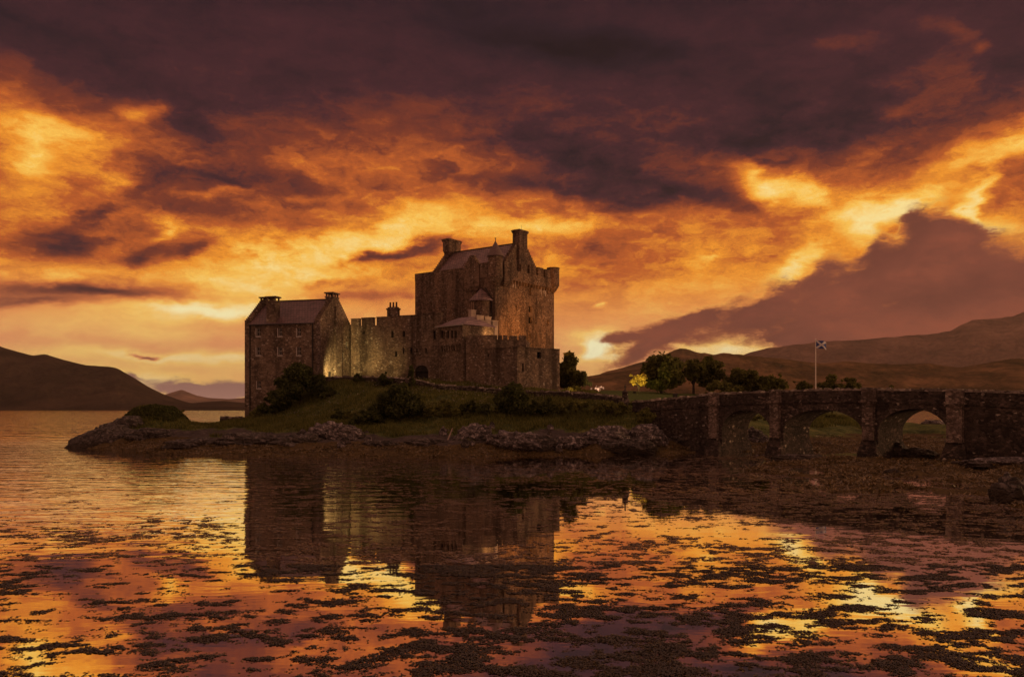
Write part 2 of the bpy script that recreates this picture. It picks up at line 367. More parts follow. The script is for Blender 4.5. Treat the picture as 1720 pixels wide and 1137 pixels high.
M_glass = plain('window_glass', (.010, .010, .012), 0.15, var=0.2, spec=0.15)
M_dark = plain('dark_iron', (.02, .018, .018), 0.5, var=0.3)
M_void = plain('dark_timber_door', (.018, .014, .012), 0.8, var=0.4)
M_pot = plain('clay_chimney_pot', (.12, .07, .05), 0.8)
M_bark = plain('bark', (.045, .034, .026), 0.95, var=0.5, sc=6)
M_drop = plain('pale_streaks', (.62, .52, .48), 0.9, var=0.4, sc=4)

def leaf_mat(name, c0, c1, trans=0.25, rough=0.7, spec=0.2):
    m, t, b = material(name); co = coords(t)
    r = t.new('ShaderNodeNewGeometry').outputs['Random Per Island']
    n = t.noise(co, 0.7, 3, 0.5)
    f = t.m('ADD', t.m('MULTIPLY', r, 0.6), t.m('MULTIPLY', n, 0.5))
    c = t.ramp(f, [(0.15, c0), (0.85, c1)])
    t.put(b.inputs['Base Color'], c); b.inputs['Roughness'].default_value = rough; b.inputs['Specular IOR Level'].default_value = spec
    tr = t.new('ShaderNodeBsdfTranslucent'); t.put(tr.inputs[0], c)
    mx = t.new('ShaderNodeMixShader'); mx.inputs[0].default_value = trans
    t.l.new(b.outputs[0], mx.inputs[1]); t.l.new(tr.outputs[0], mx.inputs[2])
    o = [n for n in t.n if n.type == 'OUTPUT_MATERIAL'][0]; t.l.new(mx.outputs[0], o.inputs[0])
    return m
M_leaf = leaf_mat('dark_leaves', (.032, .040, .011), (.21, .20, .055), 0.5)
M_leaf2 = leaf_mat('olive_leaves', (.045, .055, .014), (.25, .24, .065), 0.4)
M_leaf3 = leaf_mat('yellow_leaves', (.16, .11, .02), (.42, .30, .06), 0.35)
M_leaf4 = leaf_mat('bush_leaves', (.018, .026, .007), (.10, .11, .030))
M_blossom = leaf_mat('pale_blossom', (.40, .28, .22), (.75, .58, .48), 0.3)
M_grass = leaf_mat('grass_blades', (.022, .036, .008), (.23, .225, .060), 0.3)
M_flower = leaf_mat('flower_heads', (.16, .15, .11), (.36, .32, .25), 0.2)
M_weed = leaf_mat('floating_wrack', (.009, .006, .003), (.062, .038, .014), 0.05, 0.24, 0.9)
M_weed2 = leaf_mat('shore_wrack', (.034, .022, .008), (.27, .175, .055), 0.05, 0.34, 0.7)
M_weed3 = leaf_mat('lit_wrack', (.034, .020, .012), (.30, .185, .105), 0.05, 0.3, 0.9)  # paler copy of the wrack, sky-lit sheen put into its colour

# rock and ground
def rock_mat(name, c0, c1, lich):
    m, t, b = material(name); co = coords(t)
    w = t.vm('ADD', co, t.vm('SCALE', t.noise(co, 0.8, 3, 0.5, 'Color'), scale=1.2))
    band = t.noise(t.vm('MULTIPLY', w, (0.7, 0.7, 3.2)), 1.4, 6, 0.65)
    c = t.ramp(band, [(0.3, c0), (0.7, c1)])
    n = t.noise(co, 2.6, 6, 0.7)
    c = t.mix(t.mr(n, 0.51, 0.60, 0.0, 0.85), c, lich)
    cr = t.vor(t.vm('MULTIPLY', w, (1, 1, 2.2)), 0.9, 'DISTANCE_TO_EDGE', 'Distance')
    c = t.mix(t.mr(cr, 0.0, 0.05, 0.8, 0.0), c, (.012, .010, .009, 1))
    z = t.sep(t.new('ShaderNodeNewGeometry').outputs['Position'])[2]
    wet = t.mr(t.m('ADD', z, t.m('MULTIPLY', t.m('SUBTRACT', n, 0.5), 0.9)), 0.35, 0.9, 1.0, 0.0)
    c = t.mix(wet, c, (.035, .021, .010, 1))
    t.put(b.inputs['Base Color'], c); b.inputs['Roughness'].default_value = 0.75
    bump(t, b, t.m('ADD', t.m('ADD', band, n), t.mr(cr, 0, .08, 0, .8)), 0.9, 0.18)
    return m
M_rock = rock_mat('lichened_rock', (.055, .044, .042, 1), (.17, .135, .13, 1), (.46, .39, .38, 1))
M_rockd = rock_mat('dark_shore_rock', (.028, .021, .018, 1), (.085, .064, .052, 1), (.20, .165, .15, 1))

def ground_mat():
    m, t, b = material('island_ground'); co = coords(t)
    g = t.new('ShaderNodeAttribute', attribute_name='grass').outputs['Fac']
    wd = t.new('ShaderNodeAttribute', attribute_name='weed').outputs['Fac']
    lw = t.new('ShaderNodeAttribute', attribute_name='lawn').outputs['Fac']
    n = t.noise(co, 0.5, 5, 0.6); n2 = t.noise(co, 3.0, 5, 0.65)
    gc = t.ramp(t.m('ADD', t.m('MULTIPLY', n, 0.6), t.m('MULTIPLY', n2, 0.4)), [(0.38, (.024, .034, .008)), (0.5, (.085, .106, .026)), (0.63, (.19, .175, .054))])
    lc = t.ramp(n2, [(0.3, (.055, .085, .018)), (0.7, (.10, .14, .03))])
    rb = t.noise(t.vm('MULTIPLY', co, (1, 1, 3)), 1.2, 6, 0.68)
    rc = t.ramp(rb, [(0.3, (.030, .024, .022)), (0.55, (.085, .066, .060)), (0.72, (.17, .135, .125))])
    wc = t.ramp(t.m('ADD', t.m('MULTIPLY', n2, 0.6), t.m('MULTIPLY', n, 0.4)), [(0.3, (.024, .016, .006)), (0.5, (.085, .056, .021)), (0.68, (.18, .12, .046))])
    j = t.m('MULTIPLY', t.m('SUBTRACT', n2, 0.5), 1.1)
    c = t.mix(t.mr(t.m('ADD', g, j), 0.38, 0.62), rc, gc)
    c = t.mix(t.mr(t.m('ADD', wd, j), 0.38, 0.62), c, wc)
    c = t.mix(lw, c, lc)
    t.put(b.inputs['Base Color'], c); b.inputs['Roughness'].default_value = 0.85; b.inputs['Specular IOR Level'].default_value = 0.2
    bump(t, b, t.m('ADD', rb, t.m('MULTIPLY', n2, 1.2)), 0.9, 0.2)
    return m
M_ground = ground_mat()

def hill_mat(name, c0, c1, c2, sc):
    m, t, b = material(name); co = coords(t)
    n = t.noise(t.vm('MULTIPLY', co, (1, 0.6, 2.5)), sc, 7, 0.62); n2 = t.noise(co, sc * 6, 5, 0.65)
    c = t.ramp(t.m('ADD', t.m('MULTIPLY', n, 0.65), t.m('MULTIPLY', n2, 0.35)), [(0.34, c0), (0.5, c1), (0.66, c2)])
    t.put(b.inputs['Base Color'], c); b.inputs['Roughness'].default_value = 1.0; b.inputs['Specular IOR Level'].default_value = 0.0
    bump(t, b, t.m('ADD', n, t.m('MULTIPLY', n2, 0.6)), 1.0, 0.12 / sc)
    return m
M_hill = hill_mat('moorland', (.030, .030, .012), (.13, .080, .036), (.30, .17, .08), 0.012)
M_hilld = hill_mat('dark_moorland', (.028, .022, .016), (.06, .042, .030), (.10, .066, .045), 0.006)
M_hillf = hill_mat('far_moorland', (.08, .052, .038), (.20, .118, .085), (.36, .215, .15), 0.004)  # mauve tint in the colour stands in for cloud and haze on far slopes

def water_mat():
    m, t, b = material('sea_water'); co = t.new('ShaderNodeNewGeometry').outputs['Position']
    x, y, z = t.sep(co)
    big = t.noise(co, 0.035, 3, 0.5)
    wob = t.vm('ADD', co, t.vm('SCALE', t.noise(co, 0.12, 2, 0.5, 'Color'), scale=2.5))
    w1 = t.noise(t.vm('MULTIPLY', wob, (0.28, 1.0, 1.0)), 0.9, 3, 0.5)       # long low swell lines that run across the view
    w2 = t.noise(t.vm('MULTIPLY', co, (0.6, 1.0, 1.0)), 3.2, 2, 0.5)
    w3 = t.noise(t.vm('MULTIPLY', co, (0.5, 1.0, 1.0)), 0.18, 3, 0.55)
    # breeze on the open water at the left and beyond the island, calm in the weedy lee of it
    open_l = t.m('MULTIPLY', t.mr(t.m('ADD', t.m('MULTIPLY_ADD', y, 0.30, x), t.m('MULTIPLY', t.m('SUBTRACT', big, 0.5), 24.0)), 0.0, -24.0, 0.0, 1.0, True), t.mr(y, 22, 42, 0.0, 1.0, True))
    far = t.mr(y, 95, 150, 0.0, 1.0, True)
    amp = t.m('ADD', t.m('MAXIMUM', t.m('MULTIPLY', t.m('MULTIPLY', t.mr(x, 0, -14, 0, 1), t.mr(y, 24, 45, 0, 1)), 1.0), t.m('MULTIPLY', far, 1.0)), 0.05)
    h = t.m('ADD', t.m('MULTIPLY', w1, t.m('MULTIPLY', amp, 0.085)), t.m('MULTIPLY', w2, t.m('MULTIPLY_ADD', amp, 0.003, 0.0004)))
    h = t.m('ADD', h, t.m('MULTIPLY', w3, t.m('MULTIPLY', far, 1.4)))
    nd = t.new('ShaderNodeBump'); nd.inputs['Strength'].default_value = 1.0; nd.inputs['Distance'].default_value = 1.0
    t.put(nd.inputs['Height'], h); t.l.new(nd.outputs[0], b.inputs['Normal'])
    t.put(b.inputs['Base Color'], (.012, .007, .004, 1)); b.inputs['Roughness'].default_value = 0.03
    b.inputs['IOR'].default_value = 1.33; b.inputs['Specular IOR Level'].default_value = 0.5
    # still water seen at this low angle: a mirror layer that grows towards grazing
    gl = t.new('ShaderNodeBsdfGlossy'); gl.inputs['Roughness'].default_value = 0.02; gl.inputs[0].default_value = (1.0, .98, .96, 1); t.l.new(nd.outputs[0], gl.inputs['Normal'])
    fr = t.new('ShaderNodeFresnel'); fr.inputs['IOR'].default_value = 1.33; t.l.new(nd.outputs[0], fr.inputs['Normal'])
    mx = t.new('ShaderNodeMixShader'); t.put(mx.inputs[0], t.mr(fr.outputs[0], 0.02, 0.16, 0.05, 0.84)); t.l.new(b.outputs[0], mx.inputs[1]); t.l.new(gl.outputs[0], mx.inputs[2])
    o = [n for n in t.n if n.type == 'OUTPUT_MATERIAL'][0]; t.l.new(mx.outputs[0], o.inputs[0])
    return m
M_water = water_mat()

# ------------------------------------------------------------------ the setting: water, hills, island
wv = []; ys = [-60, 10, 60, 120, 200, 400, 900, 2500, 6000, 13000]; xs = [-9000, -2500, -600, -150, -40, 0, 40, 150, 600, 2500, 9000]
for y in ys:
    for x in xs: wv.append((x, y, 0.0))
wf = [(j * 11 + i, j * 11 + i + 1, (j + 1) * 11 + i + 1, (j + 1) * 11 + i) for j in range(9) for i in range(10)]
tag(np_mesh('water', wv, wf, M_water), 'calm sunset loch water around the castle island', 'water', kind='structure')

def hill(name, prof, d0, d1, mat, label, rough=1.0, cols=260, rows=46, back=0.6):
    px = np.array([p[0] for p in prof], float); py = np.array([p[1] for p in prof], float)
    cx = np.linspace(px[0], px[-1], cols); ridge_py = np.interp(cx, px, py)
    kk = np.array([1, 2, 3, 2, 1.]); kk /= kk.sum()
    ridge_py = np.convolve(np.pad(ridge_py, 2, 'edge'), kk, 'valid')
    V = []; tt = np.linspace(0, 1 + back, rows)
    for t in tt:
        d = d0 + (d1 - d0) * t
        X = (cx - HX) / F * (d0 + (d1 - d0) * t)
        zr = CZ + (HY - ridge_py) * d1 / F
        prof_t = (t ** 1.15 if t <= 1 else max(0.0, 1 - (t - 1) / back) ** 1.2)
        Z = np.maximum(zr, 0) * prof_t
        s = (d1 - d0)
        amp = rough * 0.17 * np.maximum(zr, 0) * min(1, 4 * t) * min(1, 5 * abs(1 - t) + .12)
        Z = Z + amp * (fbm(X / s * 10 + d1, np.full_like(X, d / s * 7), 6, 0.6) - (0.5 * np.abs(fbm(X / s * 14, np.full_like(X, d / s * 4), 4)) if t < 0.95 else 0))
        Z = np.where(Z > zr * prof_t * 1.02 + 0.5, zr * prof_t * 1.02 + 0.5, Z) if t <= 1 else Z
        V.append(np.stack([X, np.full_like(X, d), Z - (2.0 if t == 0 else 0.0)], 1))
    V = np.concatenate(V)
    Fc = [(j * cols + i, j * cols + i + 1, (j + 1) * cols + i + 1, (j + 1) * cols + i) for j in range(rows - 1) for i in range(cols - 1)]
    return tag(np_mesh(name, V, Fc, mat, smooth=True), label, 'hill', kind='structure')
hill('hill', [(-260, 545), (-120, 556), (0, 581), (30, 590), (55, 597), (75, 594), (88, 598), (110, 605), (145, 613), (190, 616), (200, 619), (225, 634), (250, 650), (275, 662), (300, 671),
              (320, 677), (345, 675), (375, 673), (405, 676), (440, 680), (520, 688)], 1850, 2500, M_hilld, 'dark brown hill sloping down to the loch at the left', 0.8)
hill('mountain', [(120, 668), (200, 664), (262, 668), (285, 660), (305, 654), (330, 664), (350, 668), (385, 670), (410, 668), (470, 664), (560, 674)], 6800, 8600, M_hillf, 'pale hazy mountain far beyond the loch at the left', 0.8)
hill('hill', [(900, 652), (940, 640), (985, 632), (1005, 628), (1040, 624), (1100, 617), (1160, 606), (1200, 596), (1240, 594), (1270, 597), (1310, 600), (1345, 606), (1380, 610), (1420, 606), (1450, 609),
              (1500, 612), (1560, 610), (1610, 617), (1650, 610), (1690, 604), (1712, 602), (1740, 606), (1800, 600), (1950, 590)], 1300, 2000, M_hill, 'long brown moorland hill behind the bridge', 1.0, 420, 60)
hill('hill', [(940, 650), (985, 636), (1018, 624), (1060, 611), (1090, 603), (1118, 594), (1132, 586), (1142, 583), (1158, 585), (1175, 591), (1200, 595), (1215, 592), (1240, 596), (1290, 600), (1345, 607), (1450, 625)],
     2200, 3000, M_hill, 'pointed brown hill under the bright gap in the cloud', 0.9, 300, 50)
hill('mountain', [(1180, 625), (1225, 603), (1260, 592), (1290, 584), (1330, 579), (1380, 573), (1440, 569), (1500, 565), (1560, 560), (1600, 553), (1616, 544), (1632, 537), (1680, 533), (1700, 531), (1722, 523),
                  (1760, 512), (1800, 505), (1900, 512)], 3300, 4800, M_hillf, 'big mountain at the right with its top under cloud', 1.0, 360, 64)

# control points of the island: photo column, row, distance
CP = [(px, zz(py, d), d) for px, py, d in [
    # shore front (waterline)
    (115, 748, 101.6), (150, 751, 96), (200, 757, 88.7), (300, 763, 81.8), (400, 766.5, 78.3), (500, 768, 76.8), (620, 768, 76.8), (720, 767, 77.8), (800, 766, 78.8), (880, 765, 79.7), (960, 764, 80.8), (1040, 763, 82), (1120, 762, 83), (1180, 758, 87.5), (1260, 757, 89),
    # rocks and grass of the left tip
    (150, 740, 99), (185, 720, 101), (212, 708, 102), (235, 699, 103), (262, 697, 104), (290, 698, 104), (303, 706, 104), (340, 715, 106), (250, 735, 94), (300, 742, 90), (340, 732, 94), (400, 742, 86), (400, 722, 97), (372, 713, 111), (410, 706, 113),
    (450, 721, 96), (450, 745, 84), (540, 741, 83), (540, 722, 91), (480, 708, 104), (450, 699, 112), (440, 690, 118), (520, 690, 108), (560, 705, 98), (620, 718, 90), (620, 748, 81.5), (680, 745, 82), (680, 728, 87),
    (600, 670, 106), (560, 645, 113), (620, 642, 114), (700, 690, 96), (700, 655, 108), (760, 660, 105), (760, 700, 92), (760, 735, 84), (820, 725, 86), (820, 700, 92), (820, 668, 103), (900, 674, 101), (900, 700, 93), (900, 724, 86.5), (900, 748, 82.5),
    (960, 676, 99), (960, 705, 91), (960, 726, 87), (980, 748, 83.5), (1040, 680, 96), (1040, 705, 91), (1040, 722, 88), (1075, 700, 91), (1075, 735, 87), (1100, 745, 86.5), (1110, 730, 92), (1150, 742, 90), (1190, 744, 89.5),
    # castle platform, lawn, and ground beyond
    (430, 693, 122), (480, 660, 121), (560, 640, 117), (640, 636, 118), (720, 642, 113), (720, 640, 125), (800, 650, 112), (880, 657, 109), (945, 659, 112), (945, 658, 125), (700, 640, 140), (850, 650, 140), (560, 650, 140),
    (1000, 666, 112), (1000, 661, 128), (1060, 668, 110), (1060, 661, 128), (1060, 660, 150), (1120, 667, 112), (1120, 661, 135), (1170, 668, 112), (1170, 662, 135), (1000, 662, 150),
    (1240, 678, 125), (1240, 675, 145), (1300, 690, 125), (1320, 688, 145), (1380, 694, 125), (1380, 690, 145), (1440, 700, 130), (1460, 700, 145),
    # under and beyond the arches
    (1230, 735, 96), (1255, 730, 99), (1275, 718, 104), (1275, 703, 110), (1330, 722, 106), (1330, 748, 93), (1400, 730, 104), (1400, 748, 94), (1400, 703, 118), (1440, 708, 118), (1440, 732, 104), (1440, 754, 92),
    (1500, 715, 116), (1545, 713, 118), (1545, 728, 108), (1545, 742, 98), (1600, 715, 116), (1640, 716, 110), (1640, 735, 96), (1545, 752, 84), (1580, 762, 74), 
    
    # the weedy flat at the right
    (1300, 776, 71), (1400, 773, 70), (1500, 776, 68.5), (1600, 774, 67), (1700, 770, 66), (1760, 766, 65), (1260, 792, 59.6), (1340, 795, 56), (1440, 790, 58), (1540, 789, 59), (1640, 784, 61), (1720, 780, 62), (1400, 812, 49.5), (1500, 815, 47.5), (1600, 806, 50), (1720, 806, 50),
    (1640, 842, 40.5), (1715, 825, 42), (1760, 826, 42), (1760, 860, 36.5), (1450, 835, 43)]]
CP = [(p, z + ((0.02 if d < 55 else 0.06) if p > 1200 and d < 73 else 0.0), d) for p, z, d in CP]
CPX = np.array([pt(p, d)[0] for p, z, d in CP]); CPY = np.array([d for p, z, d in CP]); CPZ = np.array([z for p, z, d in CP])
# sea bed all round
sea = [(-95, 120), (-75, 140), (-62, 118), (-75, 96), (-66, 84), (-48, 72), (-30, 68), (-15, 66), (0, 67), (10, 69), (18, 71), (14, 60), (13, 48), (14, 40), (22, 33), (-55, 128), (-44, 135), (-48, 150), (-30, 172), (0, 178), (30, 175), (60, 170), (85, 160), (80, 130), (72, 108), (-95, 80), (-80, 60), (-40, 50), (0, 45), (-40, 112.5), (-52, 113), (22, 76), (29.5, 82), (32, 80.5), (34.0, 81.5), (30.5, 79.5), (33, 78), (29.3, 76.5), (31.3, 76), (28, 79)]
deep = {(-40, 112.5): -0.2, (22, 76): -0.25, (18, 71): -0.5, (14, 60): -0.5, (13, 48): -0.5, (29.5, 82): -.35, (32, 80.5): -.35, (34.0, 81.5): -.3, (30.5, 79.5): -.3, (33, 78): -.3, (29.3, 76.5): -.35, (31.3, 76): -.35, (28, 79): -.35}
CPX = np.r_[CPX, [s[0] for s in sea]]; CPY = np.r_[CPY, [s[1] for s in sea]]; CPZ = np.r_[CPZ, [deep.get(s, -1.6) for s in sea]]
def kern(r2): return np.sqrt(r2 + 1.2 ** 2)
n = len(CPX)
A = np.zeros((n + 1, n + 1)); A[:n, :n] = kern((CPX[:, None] - CPX) ** 2 + (CPY[:, None] - CPY) ** 2) + np.eye(n) * 0.0; A[:n, n] = A[n, :n] = 1
A[:n, :n] -= np.eye(n) * 0.15
wts = np.linalg.solve(A, np.r_[CPZ, 0])
def smooth_h(X, Y):
    out = np.full(X.shape, wts[n])
    for i in range(n): out += wts[i] * kern((X - CPX[i]) ** 2 + (Y - CPY[i]) ** 2)
    return out
def unit2(a): return a / np.hypot(*a)
def ground_h(X, Y):
    Z = smooth_h(X, Y)
    rocky = np.clip((2.6 - Z) / 1.6, 0, 1)
    lawn = ((X > 12) & (X < 32) & (Y > 103)).astype(float)
    Z = Z + (0.22 + 0.35 * rocky) * fbm(X * 0.33, Y * 0.33, 5, 0.55) * (1 - 0.85 * lawn) * np.clip((Z + 1.2) / 1.2, 0.25, 1)
    kx, ky = pt(262, 103.5); mound = np.exp(-((X - kx) / 3.1) ** 4 - ((Y - ky) / 2.4) ** 4)      # the green knoll at the island's tip
    Z = Z + mound * np.maximum(zz(684, 103.5) - .22 * ((X - kx) / 2.4) ** 2 - Z, 0)
    hump = np.clip((X - 12) / 6, 0, 1) * np.clip((69 - Y) / 6, 0, 1)          # weed humps on the flat
    Z = Z + hump * (0.30 * np.abs(fbm(X * 0.22 + 5, Y * 0.45, 3)) + 0.16 * fbm(X * 0.8, Y * 1.6, 3)) - hump * 0.16
    ax_, ay_ = np.array([17.0, 71.5]), np.array([38.0, 88.0]); dl = unit2(ay_ - ax_)                 # the channel through the middle arch
    t_ = (X - ax_[0]) * dl[0] + (Y - ax_[1]) * dl[1]; o_ = (X - ax_[0]) * -dl[1] + (Y - ax_[1]) * dl[0]
    L_ = np.hypot(*(ay_ - ax_)); ch_ = np.exp(-(o_ / 3.3) ** 4) * np.clip((t_ + 3) / 3, 0, 1) * np.clip((L_ + 2 - t_) / 4, 0, 1)
    return Z * (1 - ch_) + np.minimum(Z, -.35) * ch_
step = 0.45
gx = np.arange(-90, 80, step); gy = np.arange(33, 182, step)
GX, GY = np.meshgrid(gx, gy); GZ = ground_h(GX, GY)
gn = fbm(GX * 0.25, GY * 0.25, 4)
flat_r = np.clip((GX - 10) / 4, 0, 1) * np.clip((74 - GY) / 4, 0, 1)
A_weed = np.clip((1.15 + 0.5 * gn - GZ) / 0.5 + 0.5, 0, 1)
A_weed = np.maximum(A_weed, flat_r * np.clip(0.85 + 0.9 * fbm(GX * .3, GY * .5, 4), 0, 1))
behind = np.clip((GY - 92) / 4, 0, 1) * np.clip((GX - 24) / 3, 0, 1)
A_grass = np.clip((GZ - (1.9 - 1.0 * behind) - 0.9 * gn) / 0.7 + 0.5, 0, 1)
A_lawn = np.clip((GX - 13) / 2, 0, 1) * np.clip((GY - 101) / 3, 0, 1) * np.clip((34 - GX) / 4, 0, 1) * np.clip((GZ - 5.2) / .4, 0, 1)
NX, NY = len(gx), len(gy)
idx = np.arange(NX * NY).reshape(NY, NX)
keep_c = (np.maximum.reduce([GZ[:-1, :-1], GZ[1:, :-1], GZ[:-1, 1:], GZ[1:, 1:]]) > -0.7)
fc = np.stack([idx[:-1, :-1], idx[:-1, 1:], idx[1:, 1:], idx[1:, :-1]], -1)[keep_c]
used = np.unique(fc); remap = np.full(NX * NY, -1); remap[used] = np.arange(len(used))
gv = np.stack([GX.ravel(), GY.ravel(), GZ.ravel()], 1)[used]
tag(np_mesh('ground', gv, remap[fc], M_ground, smooth=True, attrs={'grass': A_grass.ravel()[used], 'weed': A_weed.ravel()[used], 'lawn': A_lawn.ravel()[used]}),
    'grassy rock island and weedy shore the castle stands on', 'ground', kind='structure')
def gz(x, y): return float(ground_h(np.array([[x]], float), np.array([[y]], float))[0, 0])

# ------------------------------------------------------------------ the castle
CO = (-9.0, 124.0, 6.0)                              # base of the castle
castle = empty('castle', CO, 'rubble stone castle of keep, gabled range and low bastion on the island', 'castle')
def part(mb, name, mats, parent=castle, label=None, smooth=False):
    o = mb.build(name, mats, parent, CO if True else (0, 0, 0), smooth)
    if label: o['label'] = label
    return o
def s_at(p0, d, px):
    k = (px - HX) / F; return (k * p0[1] - p0[0]) / (d[0] - k * d[1])
def unit(a): a = np.array(a, float); return a / np.hypot(*a)
def outward(d): return np.array([d[1], -d[0]])

def wall(mb, p0, p1, z0, z1, holes=(), depth=0.35, m=0):
    """flat wall face from p0 (left) to p1 (right) with real window recesses"""
    p0 = np.array(p0, float); p1 = np.array(p1, float); L = np.hypot(*(p1 - p0)); d = (p1 - p0) / L; inn = -outward(d)
    S = sorted({0.0, L, *[h[0] for h in holes], *[h[1] for h in holes]}); Z = sorted({z0, z1, *[h[2] for h in holes], *[h[3] for h in holes]})
    P = lambda s, z, t=0.0: (*(p0 + d * s + inn * t), z)
    for a, b in zip(S, S[1:]):
        for c, e in zip(Z, Z[1:]):
            mx, mz = (a + b) / 2, (c + e) / 2
            if any(h[0] < mx < h[1] and h[2] < mz < h[3] for h in holes): continue
            mb.poly([P(a, c), P(b, c), P(b, e), P(a, e)], m)
    for a, b, c, e in [h[:4] for h in holes]:
        mb.poly([P(a, c), P(a, c, depth), P(a, e, depth), P(a, e)], m); mb.poly([P(b, c), P(b, e), P(b, e, depth), P(b, c, depth)], m)
        mb.poly([P(a, e), P(a, e, depth), P(b, e, depth), P(b, e)], m); mb.poly([P(a, c), P(b, c), P(b, c, depth), P(a, c, depth)], m)
        mb.poly([P(a, c, depth), P(b, c, depth), P(b, e, depth), P(a, e, depth)], m)
def hole_px(p0, p1, xa, xb, ya, yb):
    p0 = np.array(p0, float); d = unit(np.array(p1) - p0); s0 = s_at(p0, d, xa); s1 = s_at(p0, d, xb); Y = p0[1] + d[1] * (s0 + s1) / 2
    return (s0, s1, zz(yb, Y), zz(ya, Y))
def window(parent, p0, p1, h, frame=True, sill=False, depth=0.22):
    p0 = np.array(p0, float); d = unit(np.array(p1) - p0); inn = -outward(d); a, b, c, e = h
    mb = MB(); fw = min(0.09, (b - a) * 0.13)
    def bar(s0, s1, z0, z1, t0, t1, m):
        q = [p0 + d * s0 + inn * t0, p0 + d * s1 + inn * t0, p0 + d * s1 + inn * t1, p0 + d * s0 + inn * t1]
        mb.prism(q, z0, z1, m)
    bar(a + .005, b - .005, c + .005, e - .005, depth + 0.03, depth + 0.06, 1)
    if frame:
        bar(a + .004, a + fw, c, e - .004, depth - .05, depth + .025, 0); bar(b - fw, b - .004, c, e - .004, depth - .05, depth + .025, 0)
        bar(a + fw, b - fw, e - fw, e - .006, depth - .05, depth + .025, 0); bar(a + fw, b - fw, c + .004, c + fw, depth - .05, depth + .025, 0)
        bar(a + fw, b - fw, (c + e) / 2 - .04, (c + e) / 2 + .04, depth - .04, depth + .025, 0)
        bar((a + b) / 2 - .025, (a + b) / 2 + .025, c + fw, e - fw, depth - .03, depth + .022, 0)
    if sill:
        bar(a - .12, b + .12, c - .20, c - .004, -.08, .20, 0); bar(a - .16, a - .004, c, e, -.02, .20, 0)
    return part(mb, 'window', [M_white, M_glass], parent)
def crow_gable(mb, p0, p1, z0, zr, steps, thick, ridge_w=0.9, m=0, over=0.35):
    """stepped gable on the line p0-p1 (outer face), thick inwards"""
    p0 = np.array(p0, float); p1 = np.array(p1, float); L = np.hypot(*(p1 - p0)); d = (p1 - p0) / L; inn = -outward(d)
    for k in range(steps):
        x = (L / 2 - ridge_w / 2) * k / steps
        za = z0 + (zr - z0) * k / steps + over - 0.06 * (k > 0); zb = z0 + (zr - z0) * (k + 1) / steps + over
        if k == 0: za = z0
        q = [p0 + d * x, p1 - d * x, p1 - d * x + inn * thick, p0 + d * x + inn * thick]
        mb.prism(q, za, zb, m)
def gable_roof(mb, a, b, c, d, z0, zr, m=0, over=0.0):
    """a-b front eaves, d-c rear eaves (a,d on one gable), solid"""
    a, b, c, d = [np.array(q, float) for q in (a, b, c, d)]
    r0, r1 = (a + d) / 2, (b + c) / 2
    A, B_, C_, D = [(*q, z0) for q in (a, b, c, d)]; R0, R1 = (*r0, zr), (*r1, zr)
    mb.poly([A, B_, R1, R0], m); mb.poly([C_, D, R0, R1], m); mb.poly([A, R0, D], m); mb.poly([B_, C_, R1], m); mb.poly([A, D, C_, B_], m)

# ---- west range: three storeys of small windows, stepped gables, slate roof
A0 = pt(411, 119); A1 = pt(537, 115.9); du = unit(A1 - A0); dv = -outward(du); WD = 9.75
A2 = A1 + dv * WD; A3 = A0 + dv * WD
ZE = 16.45; ZR = 20.2
mb = MB()
wins = [hole_px(A0, A1, xa, xa + 6.4, ya, ya + 13.5) for ya in (551, 583) for xa in (431, 467.5, 499)]
wins += [hole_px(A0, A1, 432, 438, 640, 652), hole_px(A0, A1, 470, 476.5, 641, 653)]
wall(mb, A0, A1, 2.2, ZE, wins)
gw = [hole_px(A1, A2, 580.5, 585, 574, 586), hole_px(A1, A2, 575, 578.5, 592, 603)]
gd = hole_px(A1, A2, 551.5, 558, 624, 637)
wall(mb, A1, A2, 2.2, ZE, gw + [gd])
wall(mb, A2, A3, 2.2, ZE); wall(mb, A3, A0, 2.2, ZE)
crow_gable(mb, A1, A2, ZE, ZR, 13, 0.8)
crow_gable(mb, A3, A0, ZE, ZR, 13, 0.8)
qu = MB()
for k in range(26):                                   # long and short quoins up the near corner
    z = 5.2 + k * 0.43
    l1, l2 = (0.62, 0.34) if k % 2 else (0.34, 0.62)
    c = A1
    qu.prism([c - du * l1 - dv * .015, c + du * .015 - dv * .015, c + du * .015 + dv * .04, c - du * l1 + dv * .04], z, z + 0.40)
    qu.prism([c - du * .03 + dv * .042, c + du * .015 + dv * .042, c + du * .015 + dv * l2, c - du * .03 + dv * l2], z, z + 0.40)
west = part(mb, 'west_range', M_stonew)
part(qu, 'quoins', M_pilaster, west)
for h in wins: window(west, A0, A1, h, sill=True)
for h in gw: window(west, A1, A2, h)
db = MB(); p = A1; d = unit(A2 - A1); q = -outward(d)
db.prism([p + d * gd[0] + q * .25, p + d * gd[1] + q * .25, p + d * gd[1] + q * .3, p + d * gd[0] + q * .3], gd[2], gd[3]); part(db, 'door', M_void, west)
rf = MB(); e = 0.30
rb0, rb1, rb2, rb3 = A0 + du * .82 - dv * e, A1 - du * .82 - dv * e, A2 - du * .82 + dv * e, A3 + du * .82 + dv * e
gable_roof(rf, rb0, rb1, rb2, rb3, ZE - 0.05, ZR + 0.1)
M_slate = slate_mat('slate_roof', (.125, .070, .068), (.19, .110, .105), -math.atan2(du[1], du[0]))
wroof = part(rf, 'roof', M_slate, west)
gt = MB(); gt.box((A0 + A1) / 2 - dv * (e + .06), du, np.hypot(*(A1 - A0)) - 1.64, 0.12, ZE - .16, ZE - .055); part(gt, 'gutter', M_dark, west)
